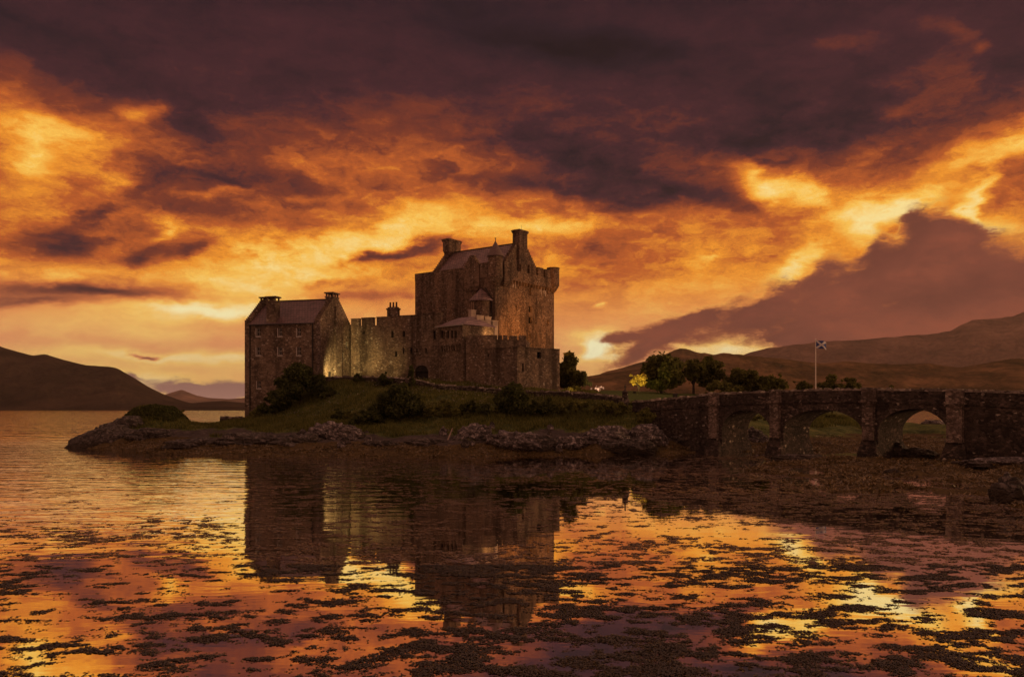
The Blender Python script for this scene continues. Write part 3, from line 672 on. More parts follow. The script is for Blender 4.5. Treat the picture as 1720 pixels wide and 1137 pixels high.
rr = MB(); rr.box((A0 + A1) / 2 + dv * WD / 2, du, np.hypot(*(A1 - A0)) - 1.7, 0.22, ZR + .02, ZR + .2); part(rr, 'ridge_tiles', M_dark, wroof)
def slab_chimney(c, u, lu, lv, z0, z1, parent, mat, posts=3):
    mb = MB(); mb.box(c, u, lu, lv, z0, z1 - 0.76); mb.box(c, u, lu + .16, lv + .16, z1 - .758, z1 - .62)
    u = unit(u); v = np.array([-u[1], u[0]])
    for k in range(posts):
        for s in (-1, 1):
            f = -1 + 2 * k / (posts - 1)
            mb.box(np.array(c) + u * f * (lu / 2 - .14) + v * s * (lv / 2 - .12), u, .2, .2, z1 - .618, z1 - .17)
    mb.box(c, u, lu + .3, lv + .3, z1 - .168, z1)
    return part(mb, 'chimney', mat, parent)
gm = (A1 + A2) / 2
slab_chimney(gm - du * .62, dv, 1.75, 1.22, ZR - 1.6, zz(490, 119.5), west, M_stonew)
gm2 = (A0 + A3) / 2
slab_chimney(gm2 + du * .62, dv, 1.9, 1.22, ZR - 1.8, zz(498.5, 122.5), west, M_stonew)
wc = A0 + du * (s_at(A0, du, 455)) + dv * .62
slab_chimney(wc, du, 1.45, 1.2, ZE - .9, zz(498.5, 118.5), west, M_stonew, 2)
# chimney breast running down the gable face
cb = MB(); nb = outward(unit(A2 - A1))
bc = gm + dv * .35
cb.frustum(bc + nb * .10, dv, 2.0, .34, 1.7, .34, 8.0, ZR - 1.0); part(cb, 'chimney_breast', M_stonew, west)
for px in (420.3, 525.5):
    dp = MB(); c = A0 + du * s_at(A0, du, px) - dv * .10
    dp.tube([(c[0], c[1], 2.6), (c[0], c[1], ZE - .1)], [.075, .075], 8); part(dp, 'downpipe', M_dark, west)

# ---- curtain wall: battlements at its left, plain wall head at its right, arched gate
B0 = pt(589.3, 124.2); B1 = pt(742, 119.2); bu = unit(B1 - B0); bn = outward(bu); BL = np.hypot(*(B1 - B0)); ZC = zz(537, 124)
mb = MB()
gate = hole_px(B0, B1, 697.5, 719.5, 613, 645)
cw = [hole_px(B0, B1, 676, 680, 556, 566), hole_px(B0, B1, 663, 667, 590, 599), hole_px(B0, B1, 676.5, 679, 584, 594), hole_px(B0, B1, 689, 692, 584, 594),
      hole_px(B0, B1, 699, 701.5, 584.5, 592), hole_px(B0, B1, 714, 717, 584.5, 592), hole_px(B0, B1, 728, 731.5, 556, 570), hole_px(B0, B1, 610, 612.5, 556, 561), hole_px(B0, B1, 657, 661, 556, 567)]
gate_body = (gate[0], gate[1], gate[2], gate[3] - 0.95)
wall(mb, B0, B1, 6.0, ZC - 0.95, cw + [gate_body], 0.5)
back = -bn
mb.prism([B0 + back * .52, B1 + back * .52, B1 + back * 3.0, B0 + back * 3.0], 6.0, ZC - .95)
mb.poly([(*B0, ZC - .95), (*B1, ZC - .95), (*(B1 + back * .53), ZC - .95), (*(B0 + back * .53), ZC - .95)])
mb.poly([(*B0, 6.0), (*B0, ZC - .95), (*(B0 + back * .53), ZC - .95), (*(B0 + back * .53), 6.0)])
for xa, xb, dz in ((589.8, 603.2, 0.05), (607.6, 627.0, .12), (632.6, 651, .15), (651.05, 672, .1), (672.1, 700, .22), (700.1, 741.5, .42)):
    s0, s1 = s_at(B0, bu, xa), s_at(B0, bu, xb)
    mb.prism([B0 + bu * s0 + bn * .02, B0 + bu * s1 + bn * .02, B0 + bu * s1 + back * .6, B0 + bu * s0 + back * .6], ZC - .97, ZC + dz)
    mb.prism([B0 + bu * (s0 - .04) + bn * .09, B0 + bu * (s1 + .04) + bn * .09, B0 + bu * (s1 + .04) + back * .67, B0 + bu * (s0 - .04) + back * .67], ZC + dz + .001, ZC + dz + .13)
curtain = part(mb, 'curtain_wall', M_stone)
for h in cw: window(curtain, B0, B1, h, frame=False, depth=.32)
# the gate: dark recess with a stone arch ring round it
ga, gb, gc_, ge = gate; gm_s = (ga + gb) / 2; gr = (gb - ga) / 2
g = MB(); P = lambda s, z, t: (*(B0 + bu * s + back * t), z)
spring = ge - 0.95
arc = [(gm_s - gr * math.cos(a), spring + 0.92 * math.sin(a)) for a in np.linspace(0, math.pi, 15)]
g.poly([P(s, z, -.012) for s, z in arc], 0)
g.poly([P(gb - .01, gc_, .30), P(gb - .01, spring, .30), P(ga + .01, spring, .30), P(ga + .01, gc_, .30)], 0)
part(g, 'door', M_void, curtain)
g = MB()
for (s0, z0), (s1, z1) in zip(arc, arc[1:]):
    o0 = (gm_s + (s0 - gm_s) * 1.28, spring + (z0 - spring) * 1.34); o1 = (gm_s + (s1 - gm_s) * 1.28, spring + (z1 - spring) * 1.34)
    g.loft([[P(s0, z0, .0), P(s0, z0, -.10), P(*o0, -.10), P(*o0, .0)], [P(s1, z1, .0), P(s1, z1, -.10), P(*o1, -.10), P(*o1, .0)]])
part(g, 'gate_arch', M_pilaster, curtain)
# chimney with three pots behind the wall head, and the dark lean-to roof beside the keep
cc = pt(660.8, 126.5); mb = MB()
mb.box(cc, bu, 1.75, .8, ZC - 1.2, zz(520, 126)); mb.box(cc, bu, 1.98, 1.0, zz(520, 126) + .002, zz(517.5, 126)); mb.box(cc, bu, 1.6, .7, zz(517.5, 126) + .002, zz(515.5, 126))
ch = part(mb, 'chimney', M_stone, curtain)
for k in (-1, 0, 1):
    mb = MB(); c = cc + bu * k * .52; mb.lathe(c, [(.16, zz(515.6, 126)), (.13, zz(508, 126)), (.16, zz(507.6, 126)), (.16, zz(507, 126)), (.09, zz(507, 126) - .03)], 10); part(mb, 'chimney_pot', M_pot, ch, smooth=False)

# ---- gatehouse with hipped slate roof
G0 = pt(736.5, 118.9); G1 = pt(777, 115.4); gu = unit(G1 - G0); gn_ = outward(gu); GL = np.hypot(*(G1 - G0)); gv2 = -gn_
G2 = G1 + gv2 * 6.2; G3 = G0 + gv2 * 6.2; ZG = zz(546.5, 116.5)
mb = MB()
gwin = [hole_px(G0, G1, a, a + 4.2, 555.5, 568) for a in (740, 750, 757, 763)] + [hole_px(G0, G1, 744.6, 747.2, 557, 570)]
wall(mb, G0, G1, 6.0, ZG, gwin, .4)
wall(mb, G1, G2, 6.0, ZG); wall(mb, G2, G3, 6.0, ZG); wall(mb, G3, G0, 6.0, ZG)
zc0, zc1 = zz(586, 116.6), zz(579.5, 116.6)
s0, s1 = s_at(G0, gu, 741), s_at(G0, gu, 774)
for k in range(8):                                   # corbel course under the upper storey
    s = s0 + (s1 - s0) * (k + .5) / 8
    mb.frustum(G0 + gu * s + gn_ * .13, gu, .22, .22, .24, .42, zc0 - .25, zc1 - .05)
mb.box(G0 + gu * (s0 + s1) / 2 + gn_ * .14, gu, s1 - s0, .42, zc1 - .048, zc1 + .16)
gateh = part(mb, 'gatehouse', M_stone)
for h in gwin: window(gateh, G0, G1, h, frame=False, depth=.3)
rf = MB(); o = .35
E = [G0 - gu * o + gn_ * o, G1 + gu * o + gn_ * o, G2 + gu * o - gn_ * o, G3 - gu * o - gn_ * o]
zr = zz(531.5, 118.5); m0 = (E[0] + E[3]) / 2 + gu * 1.2; m1 = (E[1] + E[2]) / 2 - gu * 1.6
E3 = [(*q, ZG + .001) for q in E]; R0, R1 = (*m0, zr), (*m1, zr)
rf.poly([E3[0], E3[1], R1, R0]); rf.poly([E3[1], E3[2], R1]); rf.poly([E3[2], E3[3], R0, R1]); rf.poly([E3[3], E3[0], R0]); rf.poly(E3[::-1])
M_slate2 = slate_mat('pale_slate_roof', (.24, .16, .165), (.36, .25, .255), -math.atan2(gu[1], gu[0]), 0.28)
part(rf, 'roof', M_slate2, gateh, 'pale mauve slate hipped roof')
gt = MB(); gt.box((E[0] + E[1]) / 2 + gn_ * .05, gu, GL + .8, .1, ZG - .1, ZG); part(gt, 'gutter', M_white, gateh)

# ---- pale harled block with small battlements, right of the gatehouse
H0 = pt(779, 117.6); H1 = pt(803, 118.6); H2 = pt(836.5, 121.0)
mb = MB(); hw = [hole_px(H0, H1, 787, 794.5, 553, 562)]
wall(mb, H0, H1, 11.0, zz(548, 118), hw, .3)
mb.prism([H0 + np.array([0, .32]), H1 + np.array([0, .32]), H1 + np.array([0.3, 4.]), H0 + np.array([0.3, 4.])], 11.0, zz(548, 118))
hu = unit(H2 - H1); hn = outward(hu); HL = np.hypot(*(H2 - H1))
zt = zz(538.5, 120); hw2 = [hole_px(H1, H2, 811, 816, 551.5, 561)]
wall(mb, H1, H2, 11.0, zt, hw2, .3)
mb.prism([H1 - hn * .32, H2 - hn * .32, H2 - hn * 3.6, H1 - hn * 3.6], 11.0, zt)
mb.poly([(*H1, zt), (*H2, zt), (*(H2 - hn * .33), zt), (*(H1 - hn * .33), zt)])
mb.poly([(*H2, 11.0), (*(H2 - hn * .33), 11.0), (*(H2 - hn * .33), zt), (*H2, zt)])
for xa, xb, y in ((801, 812.5, 532.5), (814.5, 825, 533.5), (827, 836.5, 539)):
    s0, s1 = s_at(H1, hu, xa), s_at(H1, hu, xb); mb.prism([H1 + hu * s0 + hn * .02, H1 + hu * s1 + hn * .02, H1 + hu * s1 - hn * .4, H1 + hu * s0 - hn * .4], zt - .02, zz(y, 120))
    mb.prism([H1 + hu * (s0 - .05) + hn * .08, H1 + hu * (s1 + .05) + hn * .08, H1 + hu * (s1 + .05) - hn * .46, H1 + hu * (s0 - .05) - hn * .46], zz(y, 120) + .001, zz(y, 120) + .12)
harl = part(mb, 'harled_block', M_harl, label='pale harled block with small battlements')
window(harl, H0, H1, hw[0], frame=True, depth=.16); window(harl, H1, H2, hw2[0], frame=False, depth=.2)
cc = pt(793, 120.2); mb = MB(); mb.box(cc, hu, .85, .7, zz(548, 120), zz(521.8, 120)); mb.box(cc, hu, 1.0, .85, zz(521.8, 120) + .001, zz(520.4, 120))
ch = part(mb, 'chimney', M_harl, harl)
for k in (-.5, .5):
    mb = MB(); c = cc + hu * k * .36; mb.lathe(c, [(.13, zz(520.5, 120)), (.10, zz(507, 120)), (.13, zz(506.5, 120)), (.08, zz(507, 120))], 10); part(mb, 'chimney_pot', M_pot, ch)
for px in (804.2, 826):
    dp = MB(); c = H1 + hu * s_at(H1, hu, px) + hn * .09; dp.tube([(*c, 11.2), (*c, zt - .1)], [.06, .06], 7); part(dp, 'downpipe', M_dark, harl)

# ---- bastion: tall inner wall and the low faceted outer bastion
T0, T1, T2 = pt(782.5, 115.4), pt(811, 113.7), pt(884, 114.6)
ZT = zz(563.5, 114)
mb = MB(); mb.prism([T0, T1, T2, pt(890, 119), pt(800, 121.0)], 5.5, ZT - .55)
tu = unit(T1 - T0); tu2 = unit(T2 - T1)
for p0, u, px, wd in [(T0, tu, 788, 1.0), (T0, tu, 797.5, .55), (T0, tu, 805.5, .8)]: pass
mb.prism([T0 + outward(tu) * .02, T1 + outward(tu) * .02, T1 - outward(tu) * .5, T0 - outward(tu) * .5], ZT - .57, ZT)
n2 = outward(tu2)
for xa, xb, dz in ((811.3, 835, .05), (837, 843.5, .0), (846, 852, .06), (855.5, 869, -.02), (872, 883.7, .04)):
    s0, s1 = s_at(T1, tu2, xa), s_at(T1, tu2, xb)
    mb.prism([T1 + tu2 * s0 + n2 * .02, T1 + tu2 * s1 + n2 * .02, T1 + tu2 * s1 - n2 * .5, T1 + tu2 * s0 - n2 * .5], ZT - .57, ZT + dz)
part(mb, 'bastion_inner_wall', M_stone)
K0, K1, K2 = pt(810.5, 113.4), pt(868.5, 110.9), pt(940, 115.6); ZK = zz(584.2, 111.5)
ku, ku2 = unit(K1 - K0), unit(K2 - K1)
mb = MB(); bw = [hole_px(K1, K2, 902, 909, 591, 602)]; bw2 = [hole_px(K1, K2, 877, 880, 610, 624)]
wall(mb, K0, K1, 4.5, ZK, [hole_px(K0, K1, 819, 821, 594, 600)], .5); wall(mb, K1, K2, 4.5, ZK, bw + bw2, .5)
K3, K4 = pt(938, 126), pt(835, 122)
wall(mb, K2, K3, 4.5, ZK); wall(mb, K3, K4, 4.5, ZK); wall(mb, K4, K0, 4.5, ZK)
mb.poly([(*q, ZK - .3) for q in (K0, K1, K2, K3, K4)])
for p0, p1, u in ((K0, K1, ku), (K1, K2, ku2)):
    n_ = outward(u); mb.prism([p0 + n_ * .09, p1 + n_ * .09 , p1 - n_ * .6, p0 - n_ * .6], ZK + .001, ZK + .13)
bast = part(mb, 'bastion', M_stone)
for h in bw + bw2: window(bast, K1, K2, h, frame=False, depth=.35)

# ---- the keep
kc = np.array([-2.6, 126.0]); e1 = np.array([.80, -.60]); e2 = np.array([.60, .80])
KL = kc - e1 * 16.5; KR = kc + e2 * 16.0; KB = KL + e2 * 16.0
ZW = 25.2
mb = MB()
rwin = [hole_px(kc, KR, 888, 893, 514.5, 524.5), hole_px(kc, KR, 888, 893.2, 532.5, 543.5), hole_px(kc, KR, 866.3, 868.6, 512, 522), hole_px(kc, KR, 889, 892.2, 483.5, 496),
        hole_px(kc, KR, 919, 921.6, 537, 546), hole_px(kc, KR, 919, 921.2, 488, 494.5), hole_px(kc, KR, 869, 870.8, 556, 560), hole_px(kc, KR, 889.6, 891.4, 561, 568), hole_px(kc, KR, 870, 871.6, 480, 484)]
lwin = [hole_px(KL, kc, 799, 803, 486, 494), hole_px(KL, kc, 768, 770.5, 459, 466)]
wall(mb, KL, kc, 8.0, ZW, lwin, .4); wall(mb, kc, KR, 8.0, ZW, rwin, .4); wall(mb, KR, KB, 8.0, ZW); wall(mb, KB, KL, 8.0, ZW)
mb.poly([(*q, ZW - .004) for q in (KL, kc, KR, KB)])
keep = part(mb, 'keep', M_stone2)
for h in rwin: window(keep, kc, KR, h, frame=False, depth=.3)
for h in lwin: window(keep, KL, kc, h, frame=False, depth=.3)
# parapets: near flush on the left face, corbelled out with battlements on the right face
mb = MB(); nl, nr = outward(e1), outward(e2)
mb.prism([KL + nl * .03 - e1 * .03, KL + e1 * 9.6 + nl * .03, KL + e1 * 9.6 - nl * .6, KL - nl * .6 - e1 * .03], ZW, zz(457, 134))
mb.prism([KL + e1 * 9.62 + nl * .03, kc + nl * .03, kc - nl * .6, KL + e1 * 9.62 - nl * .6], ZW, 26.1)
mb.prism([KB - e1 * .03 + nr * 0, KL - e1 * .03 - nl * .61, KL + e1 * .6 - nl * .61, KB + e1 * .6], ZW, 26.2)
mb.prism([KB + e1 * .61, KB + e1 * 16.5, KB + e1 * 16.5 - e2 * .6, KB + e1 * .61 - e2 * .6], ZW, 26.2)
zc = 24.35
for k in range(19):                                   # corbels
    s = .9 + k * .78
    mb.frustum(kc + e2 * s + nr * .16, e2, .24, .14, .26, .46, zc - .55, zc)
mb.prism([kc + nr * .38 + e2 * .9, KR + nr * .38 - e2 * .6, KR - nr * .5 - e2 * .6, kc - nr * .5 + e2 * .9], zc + .001, 25.95)
for a, b, z in ((1.0, 2.7, 26.6), (3.4, 5.1, 27.0), (6.2, 7.9, 27.2), (8.5, 10.3, 27.35), (10.9, 12.4, 27.3), (12.9, 14.3, 27.25)):
    mb.prism([kc + e2 * a + nr * .38, kc + e2 * b + nr * .38, kc + e2 * b - nr * .2, kc + e2 * a - nr * .2], 25.93, z)
part(mb, 'parapet', M_stone2, keep)
mb = MB(); c = KR + nr * .1 - e2 * .4                # corner bartizan at the right
mb.lathe(c, [(.15, 23.6), (.5, 24.0), (.8, 24.5), (1.0, 24.9), (1.0, 27.6), (1.08, 27.62), (1.08, 27.8), (.75, 27.8), (.75, 27.0)], 20)
part(mb, 'bartizan', M_stone2, keep)
# roof with stepped gables
i = 2.2; il, ir = .62, .85; RL = KL + e1 * il + e2 * i; RC = kc - e1 * ir + e2 * i; RR = KR - e1 * ir - e2 * i; RB = KB + e1 * il - e2 * i
ZKR = 30.9; ZKE = 25.4
rf = MB(); gable_roof(rf, RL + e1 * .72, RC - e1 * .72, RR - e1 * .72, RB + e1 * .72, ZKE, ZKR)
M_slate3 = slate_mat('keep_slate_roof', (.19, .115, .11), (.29, .185, .175), -math.atan2(e1[1], e1[0]), 0.34)
kroof = part(rf, 'roof', M_slate3, keep)
mb = MB(); crow_gable(mb, RC, RR, ZKE - .3, ZKR, 15, .7, 1.2); crow_gable(mb, RB, RL, ZKE - .3, ZKR, 15, .7, 1.2)
part(mb, 'stepped_gable', M_stone2, keep)
rr = MB(); rr.box((RL + RC + RR + RB) / 4, e1, 13.4, .24, ZKR - .06, ZKR + .12); part(rr, 'ridge_tiles', M_dark, kroof)
def stack(c, u, lu, lv, z0, z1, flare=0.0):
    mb = MB()
    if flare: mb.frustum(c, u, lu - flare, lv - flare * .5, lu, lv, z0 - .5, z0 + .25)
    mb.box(c, u, lu, lv, z0 + (.251 if flare else 0), z1 - .5); mb.box(c, u, lu + .2, lv + .2, z1 - .498, z1 - .28); mb.box(c, u, lu + .36, lv + .36, z1 - .278, z1 - .1); mb.box(c, u, lu + .1, lv + .1, z1 - .098, z1)
    return part(mb, 'chimney', M_stone2, keep)
mr_ = (RC + RR) / 2; ml_ = (RB + RL) / 2
ch1 = stack(mr_ - e1 * .3, e2, 2.15, 1.35, 26.2, zz(385, 132)); ch2 = stack(ml_ + e1 * .35, e2, 3.1, 1.35, zz(424, 141), zz(402, 141), .7)
for c, px, o_, z in ((mr_, 869.5, ch1, zz(385, 132)), (ml_ + e1 * .5 - e2 * .4, 766, ch2, zz(402, 141))):
    r = MB(); r.tube([(*c, z - .05), (*c, z + .85)], [.022, .012], 5); part(r, 'aerial_rod', M_dark, o_)
# round turret with conical roof at the near corner
tc = kc + e1 * (-.15) + e2 * .35; mb = MB()
mb.lathe(tc, [(.25, 22.6), (.75, 23.5), (1.12, 24.3), (1.12, zz(430, 125.6))], 22)
mb2 = MB(); mb2.lathe(tc, [(1.32, zz(429.6, 125.6)), (1.30, zz(428, 125.6)), (.62, zz(415, 125.6)), (.06, zz(403.5, 125.6)), (.05, zz(399.5, 125.6)), (.14, zz(399, 125.6)), (.10, zz(398, 125.6))], 22)
tur = part(mb, 'corner_turret', M_stone2, keep, smooth=False); part(mb2, 'turret_roof', plain('turret_slates', (.15, .10, .092), .7, var=.35, sc=5), tur)
# box bartizan right of the turret
mb = MB(); c = kc + e2 * 2.3 + nr * .28
mb.frustum(c, e2, 1.3, .3, 1.75, .95, 23.2, 23.9); mb.box(c, e2, 1.75, .95, 23.901, 26.9); part(mb, 'box_bartizan', M_stone2, keep)
# stepped wall dormer and the small roof dormer on the left face
mb = MB(); s0 = s_at(KL, e1, 781); s1 = s_at(KL, e1, 806)
q0, q1 = KL + e1 * s0 + nl * .22, KL + e1 * s1 + nl * .22
mb.prism([q0, q1, q1 - nl * 2.4, q0 - nl * 2.4], 23.2, 26.0)
crow_gable(mb, q0, q1, 26.0, zz(433, 129.5), 5, .6, .45, 0, .15)
mb.frustum((q0 + q1) / 2 - nl * .2, e1, s1 - s0 - .5, .3, s1 - s0, .82, 22.6, 23.19)
dorm = part(mb, 'wall_dormer', M_stone2, keep)
mb = MB(); gable_roof(mb, q0 - nl * .62 + e1 * .1, q0 - nl * 4.4 + e1 * .1, q1 - nl * 4.4 - e1 * .1, q1 - nl * .62 - e1 * .1, 26.0, zz(434, 129.5)); part(mb, 'dormer_roof', M_slate3, dorm)
mb = MB(); s0 = s_at(KL, e1, 764); s1 = s_at(KL, e1, 781.5)
q0, q1 = KL + e1 * s0 - nl * 1.5, KL + e1 * s1 - nl * 1.5; mb.prism([q0, q1, q1 - nl * 2.6, q0 - nl * 2.6], 25.0, 26.45)
mb.poly([(*q0, 26.44), (*q1, 26.44), (*((q0 + q1) / 2), 27.5)])
dorm2 = part(mb, 'roof_dormer', M_stone2, keep)
mb = MB(); gable_roof(mb, q0 + nl * .2 - e1 * .15, q0 - nl * 3.2 - e1 * .15, q1 - nl * 3.2 + e1 * .15, q1 + nl * .2 + e1 * .15, 26.45, 27.7); part(mb, 'dormer_roof', M_slate3, dorm2)
# parapet block left of the turret
mb = MB(); s0 = s_at(KL, e1, 807); s1 = s_at(KL, e1, 820); q0, q1 = KL + e1 * s0 + nl * .12, KL + e1 * s1 + nl * .12
mb.prism([q0, q1, q1 - nl * .8, q0 - nl * .8], 24.4, zz(442, 127.5)); part(mb, 'merlon', M_stone2, keep)
# half-round stair tower with half-cone roof on the left face
sc_ = KL + e1 * s_at(KL, e1, 812) + nl * .5; mb = MB()
mb.lathe(sc_, [(1.55, 9.0), (1.55, zz(503.5, 125.5))], 26)
stair = part(mb, 'stair_tower', M_stone2, keep)
mb = MB(); mb.lathe(sc_, [(1.95, zz(504.5, 125.5)), (1.92, zz(502.8, 125.5)), (1.0, zz(492.5, 125.5)), (.08, zz(482.5, 125.5))], 26); part(mb, 'stair_tower_roof', M_slate3, stair)
dp = MB(); c = kc - e1 * .5 + nl * .12
c0 = KL + e1 * s_at(KL, e1, 815) + nl * .1
dp.tube([(*c0, zz(482, 126.5)), (*c, zz(500, 126)), (*c, 12.0)], [.07, .07, .07], 8); part(dp, 'downpipe', M_dark, keep)
# bird-lime streaks under the corbels
rs = random.Random(3)
for px0, px1, y0, y1, nn in ((859, 869.5, 466, 486, 7), (875, 879, 466, 474, 2), (883.5, 887, 468, 479, 2), (894, 898, 470, 478, 2), (906, 917, 478, 498, 8), (924, 928, 480, 487, 2)):
    st = MB()
    for k in range(nn):
        px = rs.uniform(px0, px1); w = rs.uniform(.10, .22); s = s_at(kc, e2, px); Y = kc[1] + e2[1] * s
        za = zz(rs.uniform(y0, y0 + 5), Y); zb = zz(rs.uniform(y1 - 9, y1), Y)
        P_ = lambda ss, z: (*(kc + e2 * ss + nr * .012), z)
        st.poly([P_(s, zb), P_(s + w * .4, zb), P_(s + w, za), P_(s - w * .2, za)])
    part(st, 'lime_streak', M_drop, keep)

# ------------------------------------------------------------------ the bridge
bo = np.array([25.3, 80.0]); bd = unit((.643, -.766)); bnn = outward(bd); BW = 4.6
def bs(px): return s_at(bo, bd, px)
sp = np.array([bs(px) for px in (985, 1030, 1060, 1080, 1130, 1200, 1303, 1380, 1460, 1605, 1720, 1850)] + [60.0])
zp = np.array([zz(y, (bo + bd * bs(px))[1]) for px, y in ((985, 674), (1030, 674), (1060, 673.5), (1080, 672.5), (1130, 667.5), (1200, 660.5), (1303, 655.5), (1380, 653), (1460, 652.3), (1605, 654.2), (1720, 657.2), (1850, 660))] + [4.2])
def ztop(s): return float(np.interp(s, sp, zp))
S0, S1 = bs(1062), 34.0
bridge = empty('stone_bridge', (*bo, 0.0), 'long dark stone footbridge with three arches leading to the castle', 'bridge')
BO = (*bo, 0.0)
def bpart(mb, name, mats, parent=bridge, label=None):
    o = mb.build(name, mats, parent, BO)
    if label: o['label'] = label
    return o
PP = lambda s, t, z: (*(bo + bd * s - bnn * t), z)          # t metres behind the near face
arches = []
for xl, xr, yc, ys_ in ((1212.5, 1294, 688.5, 719), (1316, 1448, 688, 719), (1475, 1592.5, 686.5, 722)):
    a, b = bs(xl), bs(xr); Y = (bo + bd * (a + b) / 2)[1]
    arches.append((a, b, zz(ys_, (bo + bd * a)[1]), zz(yc, Y)))
def soffit(s):
    for a, b, zs, zcn in arches:
        if a < s < b:
            f = (s - (a + b) / 2) / ((b - a) / 2)
            return zs + (zcn - zs) * (1 - abs(f) ** 2.1) ** .62
    return None
mb = MB(); GB = -1.2
br_ = sorted({S0, S1, *np.linspace(S0, S1, 60), *[v for a in arches for v in np.linspace(a[0], a[1], 30)]})
for a, b in zip(br_, br_[1:]):
    if b - a < 1e-6: continue
    mid = (a + b) / 2; za = zb = GB
    inside = soffit(mid) is not None
    if inside:
        arch = [A_ for A_ in arches if A_[0] < mid < A_[1]][0]
        za = soffit(a) or arch[2]; zb = soffit(b) or arch[2]
    ta, tb = ztop(a) - 1.12, ztop(b) - 1.12
    mb.poly([PP(a, 0, za), PP(b, 0, zb), PP(b, 0, tb), PP(a, 0, ta)]); mb.poly([PP(b, BW, zb), PP(a, BW, za), PP(a, BW, ta), PP(b, BW, tb)])
    mb.poly([PP(a, 0, ta), PP(b, 0, tb), PP(b, BW, tb), PP(a, BW, ta)])
    if inside: mb.poly([PP(a, BW, za), PP(b, BW, zb), PP(b, 0, zb), PP(a, 0, za)])
for a, b, zs, zcn in arches:
    mb.poly([PP(a, 0, GB), PP(a, BW, GB), PP(a, BW, zs), PP(a, 0, zs)]); mb.poly([PP(b, BW, GB), PP(b, 0, GB), PP(b, 0, zs), PP(b, BW, zs)])
for s in (S0, S1): mb.poly([PP(s, 0, GB), PP(s, BW, GB), PP(s, BW, ztop(s) - 1.12), PP(s, 0, ztop(s) - 1.12)])
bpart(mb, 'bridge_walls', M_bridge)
# arch rings of separate voussoirs
for a, b, zs, zcn in arches:
    mb = MB(); N = 25; ss = [a + (b - a) * (.5 - .5 * math.cos(math.pi * k / N)) for k in range(N + 1)]
    for k in range(N):
        s0, s1 = ss[k], ss[k + 1]; g = (s1 - s0) * .06
        z0, z1 = (soffit(s0 + g) or zs), (soffit(s1 - g) or zs)
        cx_ = (a + b) / 2
        def outp(s, z):
            v = np.array([(s - cx_) * .55, z - zs + .9]); v = v / np.hypot(*v) * random.uniform(.42, .50); return s + v[0], z + v[1]
        o0, o1 = outp(s0 + g, z0), outp(s1 - g, z1); t = -random.uniform(.02, .05)
        mb.loft([[PP(s0 + g, .05, z0), PP(s1 - g, .05, z1), PP(*[o1[0]], .05, o1[1]), PP(o0[0], .05, o0[1])], [PP(s0 + g, t, z0), PP(s1 - g, t, z1), PP(o1[0], t, o1[1]), PP(o0[0], t, o0[1])]])
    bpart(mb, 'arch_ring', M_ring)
# parapets, string course, rough coping stones
for t0, t1, nm in ((0.0, .42, 'parapet'), (BW - .42, BW, 'parapet')):
    mb = MB(); ss = np.linspace(S0, S1, 70)
    for a, b in zip(ss, ss[1:]):
        za, zb = ztop(a), ztop(b)
        for tt in ((t0, 1), (t1, -1)):
            mb.poly([PP(a, tt[0], za - 1.12), PP(b, tt[0], zb - 1.12), PP(b, tt[0], zb - .16), PP(a, tt[0], za - .16)])
        mb.poly([PP(a, t0, za - .16), PP(b, t0, zb - .16), PP(b, t1, zb - .16), PP(a, t1, za - .16)])
    bpart(mb, nm, M_bridge)
    mb = MB(); s = S0
    while s < S1:
        w = random.uniform(.16, .42); h = random.uniform(.0, .16); z = ztop(s + w / 2) - .165; tl = random.uniform(-.03, .03)
        q = [(s + .01, t0 - .04 + tl), (s + w - .01, t0 - .04 + tl), (s + w - .01, t1 + .04 + tl), (s + .01, t1 + .04 + tl)]
        k = random.uniform(.75, .95); cxs, cts = s + w / 2, (t0 + t1) / 2; tip = random.uniform(-.05, .05)
        mb.loft([[PP(a, b, z - .02) for a, b in q], [PP(cxs + (a - cxs) * k, cts + (b - cts) * k, z + .10 + h + (tip if a > cxs else 0)) for a, b in q]])
        s += w
    bpart(mb, 'coping', M_coping)
mb = MB(); ss = np.linspace(S0, S1, 60)
for a, b in zip(ss, ss[1:]):
    za, zb = ztop(a) - 1.12, ztop(b) - 1.12
    ring = lambda s, z: [PP(s, .0, z - .16), PP(s, -.11, z - .14), PP(s, -.13, z), PP(s, .0, z + .03)]
    mb.loft([ring(a, za), ring(b, zb)], cap=False)
bpart(mb, 'string_course', M_bridge)
# pilasters on flared pier feet
for px, w, zf in ((1201, .98, 1.5), (1304, .95, 1.75), (1461, 1.02, 1.8), (1606, 1.22, 1.8)):
    s = bs(px); c = bo + bd * s; zt = ztop(s)
    mb = MB()
    mb.box(c + bnn * .12, bd, w, .62, zf - .05, zt - 1.32)
    for z0, z1, e_ in ((-1.32, -1.20, .12), (-1.198, -1.10, .22), (-1.098, -.98, .12)):
        mb.box(c + bnn * (.12 + e_ / 2), bd, w + e_ * 2, .62 + e_, zt + z0, zt + z1)
    mb.box(c + bnn * .10, bd, w + .12, .62, zt - .978, zt - .10)
    pil = bpart(mb, 'pilaster', M_pilaster)
    mb = MB()
    for k in range(3): mb.box(c + bd * (k - 1) * (w + .1) / 3 + bnn * .10, bd, (w + .1) / 3 - .03, .7, zt - .099, zt + random.uniform(.02, .12))
    bpart(mb, 'coping', M_coping, pil)
    mb = MB(); ctr = c - bnn * (BW / 2)
    mb.frustum(ctr, bd, w + 1.1, BW + 1.5, w + .75, BW + 1.05, -1.2, .65); mb.frustum(ctr, bd, w + .75, BW + 1.05, w + .16, BW + .50, .651, zf)
    bpart(mb, 'pier_foot', M_bridge)

